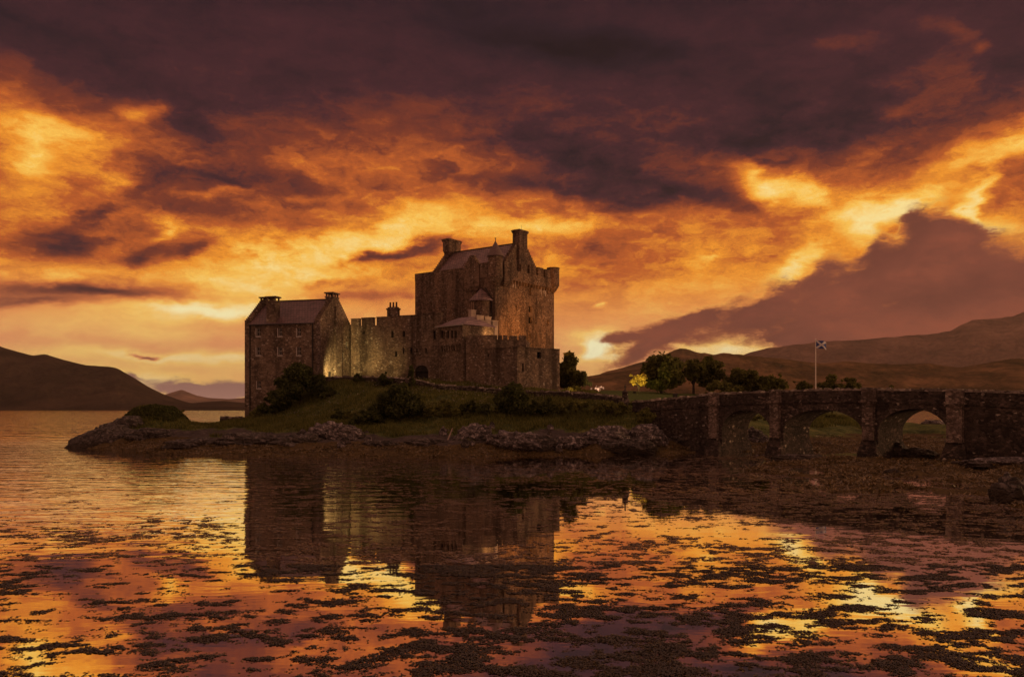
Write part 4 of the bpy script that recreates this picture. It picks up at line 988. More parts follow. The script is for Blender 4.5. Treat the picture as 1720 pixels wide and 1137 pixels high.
# ------------------------------------------------------------------ dry-stone walls
def rubble_wall(name, pts, tops, h, thick, label, cat, mat, base=None):
    """pts: ground points along the wall, tops: wall-head heights; courses of rough stones in one wall"""
    org = (*pts[0], tops[0] - h); root = empty(name, org, label, cat)
    mb = MB(); cp = MB(); rs = random.Random(len(pts) * 7 + int(h * 10))
    P = [np.array(p, float) for p in pts]
    seg = [np.hypot(*(b - a)) for a, b in zip(P, P[1:])]; cum = np.r_[0, np.cumsum(seg)]
    at = lambda s: np.array([np.interp(s, cum, [p[0] for p in P]), np.interp(s, cum, [p[1] for p in P])])
    topz = lambda s: float(np.interp(s, cum, tops))
    N = max(2, int(cum[-1] / .6)); ss = np.linspace(0, cum[-1], N + 1)
    for a, b in zip(ss, ss[1:]):
        pa, pb = at(a), at(b); d = unit(pb - pa); nn = outward(d) * thick / 2
        rings = [[(*(p + nn * 1.15), z - h), (*(p - nn * 1.15), z - h), (*(p - nn * .85), z - .1), (*(p + nn * .85), z - .1)] for p, z in ((pa, topz(a)), (pb, topz(b)))]
        mb.loft(rings, 0, cap=True)
    s = 0.0
    while s < cum[-1] - .05:
        w = rs.uniform(.18, .55); hh_ = rs.uniform(.10, .30); c = at(min(s + w / 2, cum[-1])); d = unit(at(min(s + w / 2 + .1, cum[-1])) - at(max(s + w / 2 - .2, 0)))
        z = topz(s + w / 2) - .14; k = rs.uniform(.6, .9)
        cp.frustum(c + outward(d) * rs.uniform(-.04, .04), d, w - .02, thick * rs.uniform(.85, 1.05), (w - .02) * k, thick * k, z, z + hh_)
        s += w
    wb = mb.build('wall_body', mat, root, org); cp.build('coping', M_coping if h > .6 else mat, root, org)
    return root
def wp(*l): return [pt(px, d) for px, d, y in l], [zz(y, d) for px, d, y in l]
_p, _t = wp((548, 115.6, 632.5), (600, 114.2, 632.5), (650, 112.4, 633), (690, 110.6, 636), (703, 109.8, 637.5), (730, 108.6, 645), (770, 107, 648.5), (830, 105.5, 652), (880, 104.5, 656.5), (940, 103.5, 657), (985, 101.5, 660), (1020, 99.0, 663.5), (1046, 96.6, 667))
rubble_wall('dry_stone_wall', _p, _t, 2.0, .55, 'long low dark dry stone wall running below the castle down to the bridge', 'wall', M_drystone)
_p, _t = wp((371.5, 112, 700.2), (392, 111.2, 700.4), (410.5, 110.6, 700.6))
rubble_wall('terrace_wall', _p, _t, 2.2, .6, 'short square-ended stone wall at the foot of the gabled range', 'wall', M_drystone)

# gate pillar with pointed lantern at the bridge end
c = pt(1050, 96.2); org = (*c, zz(672, 96.2))
gp = empty('gate_pillar', org, 'dark gate pillar with a pointed finial where bridge meets shore wall', 'gate pillar')
mb = MB(); mb.frustum(c, (1, -.4), .62, .62, .54, .54, org[2] - 1.0, zz(659.5, 96.2)); mb.frustum(c, (1, -.4), .70, .70, .66, .66, zz(659.4, 96.2), zz(658.2, 96.2)); mb.frustum(c, (1, -.4), .58, .58, .16, .16, zz(658.1, 96.2), zz(654.5, 96.2)); mb.build('pillar', M_bridge, gp, org)
mb = MB(); mb.lathe(c, [(.07, zz(654.6, 96.2)), (.06, zz(651, 96.2)), (.11, zz(650.2, 96.2)), (.10, zz(648, 96.2)), (.03, zz(646.8, 96.2)), (.015, zz(644, 96.2))], 9); mb.build('finial', M_dark, gp, org)
mb = MB(); rs = random.Random(5)
c2 = pt(1049.5, 95.5)
for k in range(7): mb.frustum(c2 + np.array([rs.uniform(-.3, .4), rs.uniform(-.1, .1)]), (1, rs.uniform(-.5, .5)), rs.uniform(.2, .4), .3, .15, .15, zz(673, 95.5) - .25, zz(rs.uniform(667.5, 671), 95.5))
o = mb.build('pale_stones', M_coping, None, (*c2, zz(673, 95.5) - .25)); o.name = 'stone_heap'; tag(o, 'small heap of pale stones at the foot of the gate pillar', 'stones')
# dark box post on the lawn
c = pt(1134, 104); z0 = gz(*c); org = (*c, z0)
bx = empty('litter_bin', org, 'dark square bin standing on the lawn behind the bridge wall', 'bin')
mb = MB(); mb.frustum(c, (1, .2), .42, .42, .46, .46, z0 - .1, zz(662.2, 104)); mb.build('body', M_dark, bx, org)
mb = MB(); mb.frustum(c, (1, .2), .54, .54, .44, .44, zz(662.1, 104), zz(660.6, 104)); mb.build('lid', M_dark, bx, org)

# ------------------------------------------------------------------ flagpole with saltire flag
d = 128.0; c = pt(1370, d); z0 = 2.5; org = (*c, z0)
fp = empty('flagpole', org, 'tall white flagpole flying a blue flag with white diagonal cross', 'flagpole')
mb = MB(); mb.tube([(*c, z0), (*c, zz(571, d))], [.11, .06], 10); mb.lathe(c, [(.05, zz(571, d)), (.12, zz(570.4, d)), (.10, zz(569.5, d)), (.02, zz(569, d))], 10); mb.build('pole', plain('white_pole', (.75, .66, .6), .5, var=.1), fp, org)
def flag_mat():
    m, t, b = material('saltire'); uv = t.new('ShaderNodeAttribute', attribute_name='fu').outputs['Fac']; vv = t.new('ShaderNodeAttribute', attribute_name='fv').outputs['Fac']
    a1 = t.m('ABSOLUTE', t.m('SUBTRACT', uv, vv)); a2 = t.m('ABSOLUTE', t.m('SUBTRACT', t.m('ADD', uv, vv), 1.0))
    c = t.mix(t.mr(t.m('MINIMUM', a1, a2), 0.13, 0.16, 1.0, 0.0), (.03, .06, .24, 1), (.62, .60, .60, 1))
    t.put(b.inputs['Base Color'], c); b.inputs['Roughness'].default_value = .8
    return m
nu, nv = 22, 14; V = []; fu = []; fv = []
W_, H_ = 1.72, 1.22; zt = zz(571.3, d)
for j in range(nv):
    for i in range(nu):
        u, v = i / (nu - 1), j / (nv - 1)
        V.append((.08 + W_ * u * .93, .16 * math.sin(u * 7 + v * 1.2) * u, zt - z0 - H_ + H_ * v - .32 * u * u - .05 * math.sin(u * 6))); fu.append(u); fv.append(v)
Ff = [(j * nu + i, j * nu + i + 1, (j + 1) * nu + i + 1, (j + 1) * nu + i) for j in range(nv - 1) for i in range(nu - 1)]
fl = np_mesh('flag', V, Ff, flag_mat(), fp, True, attrs={'fu': fu, 'fv': fv})
sol = fl.modifiers.new('thick', 'SOLIDIFY'); sol.thickness = .012

# ------------------------------------------------------------------ rocks
_ico = bmesh.new(); bmesh.ops.create_icosphere(_ico, subdivisions=5, radius=1.0); ICO_V = np.array([v.co[:] for v in _ico.verts]); ICO_F = np.array([[v.index for v in f.verts] for f in _ico.faces]); _ico.free()
def rock(px, py, w, h, d, label, mat=None, seed=0, tilt=0.0, rough=1.0, drop=0.0, depth=1.0, cat='rock', sink=.35, group=None, name='rock'):
    """rock with its foot at row py; w, h in photo pixels"""
    sx_, sz_ = w / F * d / 2, h / F * d
    v = ICO_V.copy(); q = v * 1.3 + seed * 7.7
    n1 = fbm(q[:, 0] + q[:, 2] * .9, q[:, 1] * 1.1 + q[:, 2] * .7, 4, .55)
    n2 = fbm(q[:, 0] * 3 + 9, q[:, 1] * 3 + q[:, 2] * 4, 4, .6)
    n3 = np.abs(fbm(q[:, 0] * 1.2 + 3, q[:, 2] * 5.0 + q[:, 0] * 1.5 + q[:, 1], 3))
    v = v * (1 + rough * (.36 * n1 + .13 * n2 - .22 * n3))[:, None]
    zq = np.round(v[:, 2] * 5 + .6 * n1) / 5; v[:, 2] = v[:, 2] * .55 + zq * .45           # bedding ledges
    v = v * np.array([sx_, sx_ * .75 * depth, sz_ * (1 / (1 - sink * .5))])
    t = R(tilt); x, z = v[:, 0].copy(), v[:, 2].copy(); v[:, 0] = x * math.cos(t) - z * math.sin(t); v[:, 2] = x * math.sin(t) + z * math.cos(t)
    c = pt(px, d); z0 = zz(py, d)
    o = np_mesh(name, v, ICO_F, mat or M_rock, smooth=True, loc=(*c, z0 + sz_ * (.12 - drop)))
    return tag(o, label, cat, group)
rock(575, 733, 92, 19, 86.5, 'pale ridged boulder on the shore below the curtain wall', seed=1, tilt=-6)
rock(540, 736, 60, 12, 86, 'low pale slab leaning against the ridged boulder', seed=2, tilt=5)
rock(795, 737, 66, 20, 84.5, 'pale sloping boulder beside the leaning driftwood pole', seed=3, tilt=10)
rock(868, 745, 120, 17, 83, 'long flat pale slab below the pointed bush', seed=4, tilt=-3)
rock(905, 752, 60, 14, 82, 'dark round-ribbed rock at the seaward end of the flat slab', M_rockd, 5)
rock(1015, 743, 90, 22, 85, 'wide pale craggy outcrop below the wall near the bridge', seed=6)
rock(960, 747, 60, 13, 83.5, 'grey rock between flat slab and craggy outcrop', seed=7)
rock(1088, 741, 66, 22, 86, 'pale frosted crag against the bridge end', seed=8)
rock(1058, 757, 92, 16, 83, 'brown weed-covered mound below the frosted crag', M_rockd, 9)
rock(1150, 742, 60, 12, 90, 'low grey hump on the beach under the bridge wall', M_rockd, 10)
rock(178, 746, 130, 44, 97, 'smooth dark whaleback rock at the tip of the island', M_rockd, 11, tilt=16, rough=.4, drop=.55)
rock(218, 718, 60, 15, 100, 'rounded grey rock behind the whaleback tip', M_rockd, 12, rough=.6)
rock(245, 737, 80, 12, 95, 'cracked grey ledge under the green knoll', M_rockd, 13)
rock(330, 754, 130, 13, 87, 'low dark ledge on the island shore below the green knoll', M_rockd, 14)
rock(420, 751, 150, 19, 86, 'long dark ledge on the shore below the gabled range', M_rockd, 15)
rock(495, 749, 110, 17, 84.5, 'dark ledge with cracked top between range and ridged boulder', M_rockd, 16)
rock(640, 752, 70, 12, 82, 'small brown hump at the waterline below the broad bush', M_rockd, 17)
rock(718, 748, 80, 9, 83, 'strip of dark shingle under the broad bush', M_rockd, 18)
rock(1262, 757, 74, 27, 97, 'rubble mound under the first arch', M_rockd, 19)
rock(1570, 717, 44, 9, 118, 'flat pale rock seen through the third arch', M_rock, 20)
rock(1545, 768, 56, 11, 73.5, 'dark rubble heap at the foot of the third arch', M_rockd, 21)
rock(1500, 768, 60, 20, 75, 'dark rubble bank against the third pier', M_rockd, 22)
rock(1504, 800, 46, 9, 57, 'pale wet stone lying in the weed flat', M_rock, 23)
rock(1695, 788, 190, 15, 62, 'broad pale slab beside the bridge at the right', M_rock, 24)
rock(1350, 775, 110, 9, 72, 'thin pale slab in front of the second pier', M_rock, 25)
rock(1705, 856, 90, 42, 40, 'big weed-hung rock at the right edge of the flat', M_rockd, 26)
rs = random.Random(21)
for k in range(46):                                  # loose stones along the island's shore
    px = rs.choice([rs.uniform(700, 840), rs.uniform(840, 1180), rs.uniform(480, 620), rs.uniform(1220, 1290)]); d = rs.uniform(80.5, 88) if px < 1200 else rs.uniform(94, 100)
    z = gz(*pt(px, d)); py = HY - (z - CZ) * F / d; w = rs.uniform(5, 17)
    rock(px, py + 1, w, w * rs.uniform(.45, .75), d, 'small loose stone scattered along the rocky shore', M_rock if rs.random() < .6 else M_rockd, 30 + k, name='shore_stone', cat='stone', group='loose stones along the shore')

# driftwood pole leaning on the shore
c = pt(755, 83.5); org = (*pt(750, 83.3), zz(742, 83.3)); mb = MB()
a, b_ = pt(750, 83.3), pt(760, 84); mb.tube([(*a, zz(744, 83.3)), (*((a + b_) / 2), zz(732, 83.6)), (*b_, zz(719, 84))], [.09, .075, .05], 8); mb.tube([(*pt(757, 83.8), zz(726, 83.8)), (*pt(761, 83.6), zz(723, 83.6))], [.04, .02], 6)
tag(mb.build('driftwood_pole', plain('driftwood', (.36, .27, .23), .9), None, org), 'thin pale driftwood pole leaning on the shore', 'driftwood')

# ------------------------------------------------------------------ trees and bushes
def leaves(centers, radii, n, size, r, flat=.75, hollow=.55):
    """leaf-sized quads gathered in sprays through the crown's volume"""
    centers = np.array(centers, float); radii = np.array(radii, float)
    vol = radii ** 2; pick = r.choice(len(centers), n, p=vol / vol.sum())
    dirs = r.normal(size=(n, 3)); dirs /= np.linalg.norm(dirs, axis=1)[:, None]
    rad = radii[pick] * (hollow + (1 - hollow) * r.random(n) ** .6) * (1 + .25 * r.normal(size=n) * .6)
    p = centers[pick] + dirs * rad[:, None] * np.array([1, 1, flat])
    nr_ = dirs * .7 + r.normal(size=(n, 3)) * .7; nr_ /= np.linalg.norm(nr_, axis=1)[:, None]
    a = np.cross(nr_, r.normal(size=(n, 3))); a /= np.linalg.norm(a, axis=1)[:, None]; b = np.cross(nr_, a)
    s = size * (.6 + .8 * r.random(n))[:, None]
    v = np.stack([p - a * s, p + b * s * .5, p + a * s, p - b * s * .5], 1).reshape(-1, 3)
    return v, np.arange(4 * n).reshape(n, 4)
def plant(name, px, ytop, ybase, wpx, d, label, cat, mat, n, size, seed, trunk=.0, clumps=26, lean=0.0, zbase=None, shape='round', group=None, crown_from=.0, limbs=5, squash=.8):
    r = np.random.default_rng(seed); c = pt(px, d)
    z0 = gz(*c) if zbase is None else zbase
    zt_ = zz(ytop, d); H = zt_ - z0; Wd = wpx / F * d
    root = empty(name, (*c, z0), label, cat, group)
    cz0 = H * crown_from; rc = min(Wd, (H - cz0)) / 2
    C_, Rr = [], []
    for k in range(clumps):
        while True:
            q = r.uniform(-1, 1, 3)
            if q @ q <= 1: break
        if shape == 'cone': q[:2] *= (1.05 - .85 * (q[2] + 1) / 2)
        elif shape == 'dome': q[2] = abs(q[2]) * 1.9 - .9; q[:2] *= (1 - .35 * max(q[2], 0))
        rr_ = r.uniform(.09, .25) * min(Wd, H - cz0) * (.75 if k % 3 == 0 else 1.0)
        C_.append((q[0] * max(Wd / 2 - rr_ * .7, .05) + lean * q[2], q[1] * max(Wd / 2 - rr_ * .7, .05) * .8, cz0 + (H - cz0) / 2 + q[2] * max((H - cz0) / 2 - rr_ * .75, .05))); Rr.append(rr_)
    for k in range(max(4, clumps // 3)):                # stray sprays that break the outline
        a = r.uniform(0, 2 * math.pi); t_ = r.uniform(.1, 1.0); e_ = r.uniform(.74, 1.05) * (1.0 if shape == 'round' else 1.05 - .6 * t_)
        C_.append((math.cos(a) * Wd / 2 * e_ * math.sqrt(max(.1, 1 - (2 * t_ - 1) ** 2)) + lean, math.sin(a) * Wd / 2 * e_ * .8, cz0 + (H - cz0) * (.08 + .84 * t_))); Rr.append(r.uniform(.045, .11) * min(Wd, H - cz0))
    v, f = leaves(C_, Rr, n, size, r, squash, .25)
    v[:, 2] = np.maximum(v[:, 2], .02)
    np_mesh('crown', v, f, mat, root)
    mb = MB(); tw = max(.05, .022 * H + trunk)
    th = max(cz0, H * .25)
    trunk_o = None
    mb.tube([(0, 0, -.4), (.06 * H * r.normal() * .2, 0, th * .5), (lean * .2, 0, th)], [tw * 1.25, tw, tw * .8], 8)
    for k in range(limbs):
        t_ = C_[int(r.integers(len(C_)))]
        m_ = np.array([t_[0] * .45, t_[1] * .45, th + (t_[2] - th) * .55])
        if t_[2] > th * .8: mb.tube([(lean * .15, 0, th * .8), tuple(m_), t_], [tw * .55, tw * .34, tw * .12], 6)
    mb.build('trunk', M_bark, root)
    return root
# bushes round the range and along the bank
plant('bush', 505, 608, 692, 96, 111.5, 'tall broad bush growing against the gabled range', 'bush', M_leaf4, 13000, .21, 1, clumps=34, shape='dome')
plant('bush', 462, 655, 700, 66, 110.5, 'dark rounded bush at the left foot of the gabled range', 'bush', M_leaf4, 7000, .19, 2, clumps=26, shape='dome')
plant('bush', 540, 640, 690, 46, 110, 'smaller bush at the right foot of the tall broad bush', 'bush', M_leaf4, 4500, .18, 3, clumps=18, shape='dome')
plant('bush', 430, 683, 702, 26, 112, 'low pale-leaved bush at the range corner', 'bush', M_leaf2, 1200, .16, 4, clumps=10, shape='dome')
plant('bush', 670, 642, 722, 108, 93, 'broad dark bush in the middle of the bank', 'bush', M_leaf4, 15000, .18, 5, clumps=36, shape='dome')
plant('bush', 615, 682, 724, 66, 91, 'low dark bush left of the broad bank bush', 'bush', M_leaf4, 4500, .16, 6, clumps=18, shape='dome')
plant('bush', 745, 670, 720, 70, 92, 'olive bush right of the broad bank bush', 'bush', M_leaf2, 5000, .16, 7, clumps=18, shape='dome')
plant('bush', 858, 638, 720, 84, 93, 'tall pointed dark bush in front of the bastion', 'bush', M_leaf4, 13000, .18, 8, clumps=36, shape='cone')
plant('bush', 912, 664, 716, 74, 93, 'rounded dark bush right of the pointed bush', 'bush', M_leaf4, 6000, .16, 9, clumps=20, shape='dome')
plant('bush', 796, 668, 718, 66, 92.5, 'low bush left of the pointed bush', 'bush', M_leaf4, 4500, .16, 10, clumps=18, shape='dome')
plant('bush', 966, 668, 712, 74, 93, 'spreading bush on the bank below the wall end', 'bush', M_leaf2, 5000, .15, 11, clumps=18, shape='dome')
plant('bush', 1026, 670, 710, 70, 92, 'low spreading bush nearest the gate pillar', 'bush', M_leaf2, 5000, .15, 12, clumps=18, shape='dome')
plant('bush', 1086, 682, 712, 36, 90, 'leafy bush hanging over the bridge end', 'bush', M_leaf2, 2600, .15, 13, clumps=12, shape='dome')
plant('bush', 691, 610, 645, 17, 108.5, 'slim dark shrub left of the castle gate', 'shrub', M_leaf4, 2200, .15, 14, clumps=14, shape='cone')
plant('bush', 646, 624, 640, 34, 111, 'low shrub behind the dry stone wall by the curtain', 'shrub', M_leaf4, 1800, .15, 15, clumps=10, shape='dome')
plant('bush', 600, 626, 640, 26, 113, 'low shrub behind the wall beside the battlements', 'shrub', M_leaf4, 1300, .15, 16, clumps=9, shape='dome')
r = np.random.default_rng(17); kx, ky = pt(262, 103.5); n_ = 16000
x_ = kx + r.uniform(-3.3, 3.3, n_); y_ = ky + r.uniform(-3.0, 2.0, n_); z_ = ground_h(x_[None, :], y_[None, :])[0]
ok = z_ > 3.0 + .3 * fbm(x_, y_, 3); x_, y_, z_ = x_[ok], y_[ok], z_[ok]
v, f = leaves(np.stack([x_ - kx, y_ - ky, z_ - 3.0 + .12 + .35 * np.clip(fbm(x_ * .9, y_ * .9, 3), 0, 1)], 1), np.full(len(x_), .16), len(x_), .13, r)
tag(np_mesh('heather', v, f, M_leaf4, None, loc=(kx, ky, 3.0)), 'dark green heather covering the knoll on the island tip', 'heather')
plant('sapling', 303, 687, 702, 12, 104, 'tiny wind-bent sapling beside the heather knoll', 'sapling', M_leaf2, 160, .13, 18, clumps=5, crown_from=.45)
for k in range(26):                                  # low scrub knitting the bank bushes together
    px = 575 + k * 19.5 + random.uniform(-9, 9); yb = random.uniform(696, 722) if px < 900 else random.uniform(690, 712); d_ = 91 + (722 - yb) * .28
    plant('scrub', px, yb - random.uniform(13, 24), yb, random.uniform(26, 52), d_, 'low scrub clump among the bushes on the castle bank', 'scrub', M_leaf2 if k % 3 else M_leaf4, 1500, .15, 200 + k, clumps=9, shape='dome', group='low scrub on the castle bank', limbs=2)
# trees on the lawn and beyond the bridge
plant('tree', 955, 589, 664, 50, 127, 'bushy dark tree right behind the bastion corner', 'tree', M_leaf, 5600, .32, 20, clumps=44, crown_from=.0, shape='cone')
plant('tree', 974, 622, 662, 36, 124, 'small dense tree beside the bastion corner tree', 'tree', M_leaf, 2400, .22, 21, clumps=14, crown_from=.05)
plant('bush', 962, 648, 664, 44, 117, 'low golden bush at the foot of the bastion', 'bush', M_leaf2, 2600, .18, 22, clumps=14, shape='dome')
plant('tree', 1073, 622, 660, 30, 127, 'small golden floodlit tree on the lawn', 'tree', M_leaf3, 1900, .20, 23, clumps=15, crown_from=.28)
plant('tree', 1112, 591, 661, 84, 134, 'large dense tree beside the golden floodlit tree', 'tree', M_leaf, 7500, .34, 24, clumps=60, crown_from=.0, trunk=.05)
plant('tree', 1165, 602, 662, 40, 135, 'open tree with forked bare trunk on the lawn', 'tree', M_leaf, 2300, .30, 25, clumps=34, crown_from=.30, trunk=.06, limbs=9)
plant('tree', 1194, 598, 662, 54, 137, 'upright leafy tree right of the forked tree', 'tree', M_leaf, 3600, .32, 26, clumps=38, crown_from=.10, trunk=.04, limbs=6)
plant('bush', 1210, 637, 664, 78, 130, 'wide olive bush behind the bridge wall', 'bush', M_leaf2, 6500, .20, 27, clumps=26, shape='dome')
plant('tree', 1248, 615, 690, 66, 134, 'round dark tree behind the second pilaster', 'tree', M_leaf, 4600, .32, 28, clumps=40, crown_from=.1)
plant('tree', 1290, 624, 692, 64, 134, 'low dark tree right of the round dark tree', 'tree', M_leaf, 4200, .32, 29, clumps=36, crown_from=.1)
plant('tree', 1346, 629, 694, 34, 130, 'thin ragged tree left of the flagpole', 'tree', M_leaf, 1500, .22, 30, clumps=12, crown_from=.35)
plant('tree', 1398, 627, 694, 44, 130, 'dark bushy tree right of the flagpole', 'tree', M_leaf, 4800, .23, 31, clumps=24, crown_from=.1)
plant('tree', 1432, 630, 694, 40, 131, 'dark bushy tree second from the flagpole', 'tree', M_leaf, 4200, .23, 32, clumps=22, crown_from=.1)
plant('tree', 1500, 642, 700, 34, 130, 'low tree top just showing over the third arch', 'tree', M_leaf, 2200, .23, 33, clumps=16, crown_from=.1)
plant('bush', 1003, 648, 662, 26, 123, 'pale blossoming shrub on the lawn behind the wall', 'shrub', M_blossom, 500, .13, 34, clumps=9, crown_from=.25)
plant('bush', 1272, 698, 722, 50, 108, 'green bank bush seen through the first arch', 'bush', M_leaf2, 3500, .18, 35, clumps=16, shape='dome')
plant('bush', 1400, 696, 712, 60, 118, 'dark bank bush seen through the second arch', 'bush', M_leaf, 3500, .18, 36, clumps=16, shape='dome')

# ------------------------------------------------------------------ grass, flowers, weed (uncountable cover)
def scatter_ground(n, x0, x1, y0, y1, seed):
    r = np.random.default_rng(seed); x = r.uniform(x0, x1, n); y = r.uniform(y0, y1, n)
    return r, x, y, ground_h(x[None, :], y[None, :])[0]
def blades(r, x, y, z, per, h, w, spread, droop):
    n = len(x); X = np.repeat(x, per) + r.normal(0, spread, n * per); Y = np.repeat(y, per) + r.normal(0, spread, n * per); Zb = np.repeat(z, per) - .03
    a = r.uniform(0, 2 * np.pi, n * per); hh_ = np.repeat(h, per) * r.uniform(.5, 1.2, n * per)
    wx, wy = np.cos(a) * w, np.sin(a) * w; lx, ly = r.normal(0, droop, n * per) * hh_, r.normal(0, droop, n * per) * hh_
    v = np.stack([np.stack([X - wx, Y - wy, Zb], 1), np.stack([X + wx, Y + wy, Zb], 1), np.stack([X + lx + wx * .2, Y + ly + wy * .2, Zb + hh_], 1), np.stack([X + lx - wx * .2, Y + ly - wy * .2, Zb + hh_], 1)], 1).reshape(-1, 3)
    return v, np.arange(len(v)).reshape(-1, 4)
r, x, y, z = scatter_ground(110000, -62, 50, 80, 124, 41)
gnz = fbm(x * .25, y * .25, 4)
ok = (z > 2.0 + .9 * gnz) & ~((x > 12) & (y > 103) & (x < 34)) & ~((y > 117) & (x > -27) & (x < 8)) & (np.abs(x / y) < .66) & ((x - pt(806, 109.5)[0]) ** 2 + (y - 109.5) ** 2 > 5)
x, y, z = x[ok], y[ok], z[ok]
hgt = np.clip(.34 + .40 * fbm(x * .35 + 3, y * .35, 3), .10, .75)
v, f = blades(r, x, y, z, 3, hgt, .035, .12, .35)
tag(np_mesh('grass', v, f, M_grass), 'long rough grass covering the castle bank', 'grass', kind='stuff')
r, x, y, z = scatter_ground(5200, -30, 4, 92, 112, 42)
ok = (z > 3.0) & (fbm(x * .35, y * .35, 3) > .02) & (r.random(len(x)) < .28); x, y, z = x[ok], y[ok], z[ok]
v, f = leaves(np.stack([x, y, z + r.uniform(.5, .9, len(x))], 1), np.full(len(x), .10), len(x) * 3, .06, r)
tag(np_mesh('flowers', v, f, M_flower), 'pale cow parsley heads flecking the bank below the curtain wall', 'flowers', kind='stuff')
# wrack hanging over the low shore and the flat
r, x, y, z = scatter_ground(150000, -56, 52, 36, 108, 43)
flat = (x > 10) & (y < 76)
ok = (z > .0) & (z < 1.05 + .45 * fbm(x * .3, y * .3, 3)) & (np.abs(x / y) < .68) & (r.random(len(x)) < np.where(flat, .95, .7)) & (fbm(x * .5, y * .8, 3) > -.25)
x, y, z = x[ok], y[ok], z[ok]
v, f = blades(r, x, y, z + .02, 3, np.full(len(x), .13), .05, .16, 1.9)
tag(np_mesh('shore_seaweed', v, f, M_weed2), 'brown wrack draped over the low shore and the flat', 'seaweed', kind='stuff')

# floating wrack: rafts of small sprigs on the still water
def float_density(x, y):
    px = HX + F * x / y
    rag = fbm(x * 3.2, y * 4.4, 4, .65)
    raft = .60 * fbm(x * 1.05 + 40, y * 1.6 + 11, 3, .5) + .62 * fbm(x * 2.4 + 3, y * 3.4 + 31, 3, .5) + .45 * rag
    band = fbm(x * .10 + 7, y * .20, 3)
    near = np.interp(y, [12, 14.5, 17, 20, 24, 30, 38, 48, 60, 78], [.01, -.01, -.05, -.10, -.15, -.18, -.18, -.26, -.36, -.38])
    side = np.interp(px, [0, 250, 420, 900, 1100, 1720], [-.06, -.06, .0, .02, .02, .06])
    side = side + np.where((y > 32) & (px < 420), -.35 * np.clip((y - 32) / 6, 0, 1), 0) + np.where((y > 32) & (px > 1100), .16 * np.clip((y - 32) / 8, 0, 1), 0)
    keepref = np.where((y < 24) & (np.abs(px - 830) < 140), .10, 0)
    return raft + near + side + keepref + .30 * band
def sprigs(n, y0, y1, size, seed, thr):
    r = np.random.default_rng(seed)
    y = np.sqrt(r.uniform(y0 ** 2, y1 ** 2, n)); x = r.uniform(-.68, .68, n) * y
    dn = float_density(x, y); ok = dn > thr + r.normal(0, .05, n) + np.where(r.random(n) < .40, r.normal(0.03, .17, n), 0); x, y = x[ok], y[ok]; m_ = len(x)
    dn = np.clip(dn[ok] * 2, 0, 1)
    k = 3; X = np.repeat(x, k); Y = np.repeat(y, k); a = r.uniform(0, 2 * np.pi, m_ * k); L = size * r.uniform(.5, 1.3, m_ * k); w = L * r.uniform(.12, .40, m_ * k)
    ca, sa = np.cos(a), np.sin(a); zb = np.full(m_ * k, .003); zt_ = r.uniform(.002, .03, m_ * k) * (.4 + .6 * np.repeat(dn, k))
    v = np.stack([np.stack([X, Y, zb], 1), np.stack([X + ca * L * .5 - sa * w, Y + sa * L * .5 + ca * w, zb + zt_], 1), np.stack([X + ca * L, Y + sa * L, zb + zt_ * .3], 1), np.stack([X + ca * L * .5 + sa * w, Y + sa * L * .5 - ca * w, zb + zt_ * .7], 1)], 1)
    return v.reshape(-1, 3)
def raft(v, mat, label):
    hz = ground_h(v[::4, 0][None, :], v[::4, 1][None, :])[0]; v = v[np.repeat(hz < -.02, 4)]      # keep the rafts off the dry flat
    tag(np_mesh('floating_seaweed', v, np.arange(len(v)).reshape(-1, 4), mat), label, 'seaweed', kind='stuff')
vs_ = [sprigs(300000, 12.2, 24, .062, 51, 0.03), sprigs(230000, 24, 44, .10, 52, 0.03), sprigs(150000, 44, 80, .22, 53, 0.03)]
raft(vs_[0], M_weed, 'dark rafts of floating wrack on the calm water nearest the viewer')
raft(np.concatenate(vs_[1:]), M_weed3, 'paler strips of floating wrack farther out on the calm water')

# ------------------------------------------------------------------ floodlights
def floodlight(px, d, z, aim, power, color, label, size=55, blend=.8, group='floodlights round the castle'):
    c = pt(px, d) if not isinstance(px, tuple) else np.array(px); org = (*c, z)
    root = empty('floodlight', org, label, 'floodlight', group)
    t = Vector(aim) - Vector((*c, z + .3)); u = np.array([t.y, -t.x]) / max(1e-6, math.hypot(t.x, t.y))
    mb = MB(); mb.box((0, 0), u, .36, .22, .16, .42); mb.build('housing', M_dark, root)
    mb = MB(); mb.box(np.array([0., 0.]) + u * .21, u, .03, .05, 0, .34); mb.box(np.array([0., 0.]) - u * .21, u, .03, .05, 0, .34); mb.box((0, 0), u, .45, .06, -.03, .0); mb.build('bracket', M_dark, root)
    ld = bpy.data.lights.new('lamp', 'SPOT'); lo = bpy.data.objects.new('lamp', ld); COL.objects.link(lo); lo.parent = root
    f = t.normalized(); lo.location = (f.x * .3, f.y * .3, .34 + f.z * .25); ld.energy = power; ld.color = color; ld.spot_size = R(size); ld.spot_blend = blend; ld.shadow_soft_size = .08
    lo.rotation_euler = f.to_track_quat('-Z', 'Y').to_euler()
    return root
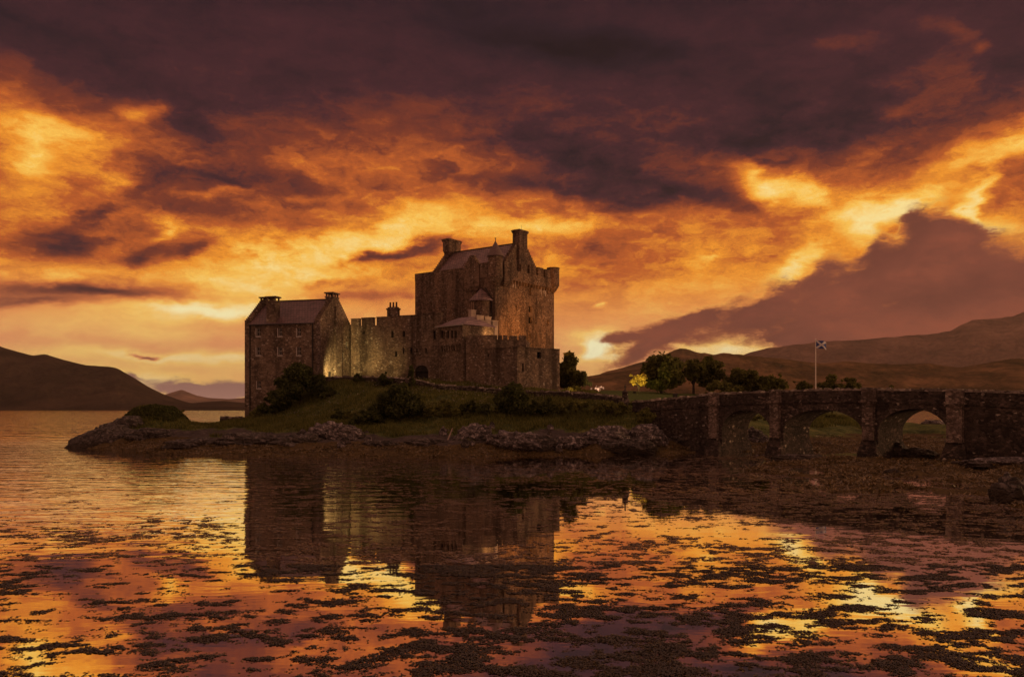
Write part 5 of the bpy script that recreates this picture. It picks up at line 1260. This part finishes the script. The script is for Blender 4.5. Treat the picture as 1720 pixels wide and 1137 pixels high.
YEL = (1.0, .70, .25); AMB = (1.0, .52, .18)
def onz(px, d): return gz(*pt(px, d))
floodlight(564, 115.6, 8.3, (*pt(562, 119.3), 10.2), 2600, YEL, 'small floodlight behind the wall at the gabled range end', 95, 1.0)
floodlight(612, 116.5, 8.6, (*pt(610, 123), 12.2), 1500, YEL, 'small floodlight behind the wall under the battlements', 62, 1.0)
floodlight(642, 116.0, 8.6, (*pt(648, 122), 11.6), 700, YEL, 'small floodlight behind the wall under the three-pot chimney', 80, 1.0)
floodlight(806, 109.5, 6.3, (*pt(797, 115), 10.6), 800, YEL, 'small floodlight behind the wall by the bastion angle', 80, 1.0)
floodlight(908, 119.5, 12.45, (*(kc + e2 * 9.5), 15.5), 9500, (1.0, .36, .07), 'amber floodlight on the bastion roof lighting the keep', 95, 1.0)
floodlight(826, 116.8, 14.0, (*pt(820, 121), 15.6), 420, AMB, 'amber floodlight behind the inner bastion battlements', 110, 1.0)
floodlight(1066, 122.5, onz(1066, 122.5), (*pt(1072, 127), 9.6), 2600, (1.0, .72, .18), 'floodlight on the lawn under the golden tree', 75, 1.0)
floodlight(957, 114.2, onz(957, 114.2), (*pt(961, 117), 7.4), 200, AMB, 'small floodlight beside the golden bush', 100, 1.0)
floodlight(1001, 120.5, onz(1001, 120.5), (*pt(1004, 123), 8), 420, (1.0, .70, .5), 'small floodlight beside the blossoming shrub', 90, 1.0)

# ------------------------------------------------------------------ haze
hb = MB(); hb.prism([(-9000, -200), (9000, -200), (9000, 11000), (-9000, 11000)], -3.0, 620.0)
hm = bpy.data.materials.new('haze'); hm.use_nodes = True; T = NT(hm.node_tree); T.n.clear()
pv = T.new('ShaderNodeVolumePrincipled'); pv.inputs['Color'].default_value = (.92, .80, .74, 1); pv.inputs['Density'].default_value = 0.000036; pv.inputs['Anisotropy'].default_value = 0.2
ho = T.new('ShaderNodeOutputMaterial'); T.l.new(pv.outputs[0], ho.inputs['Volume'])
tag(hb.build('haze', hm), 'thin warm haze over the loch and hills', 'haze', kind='stuff')
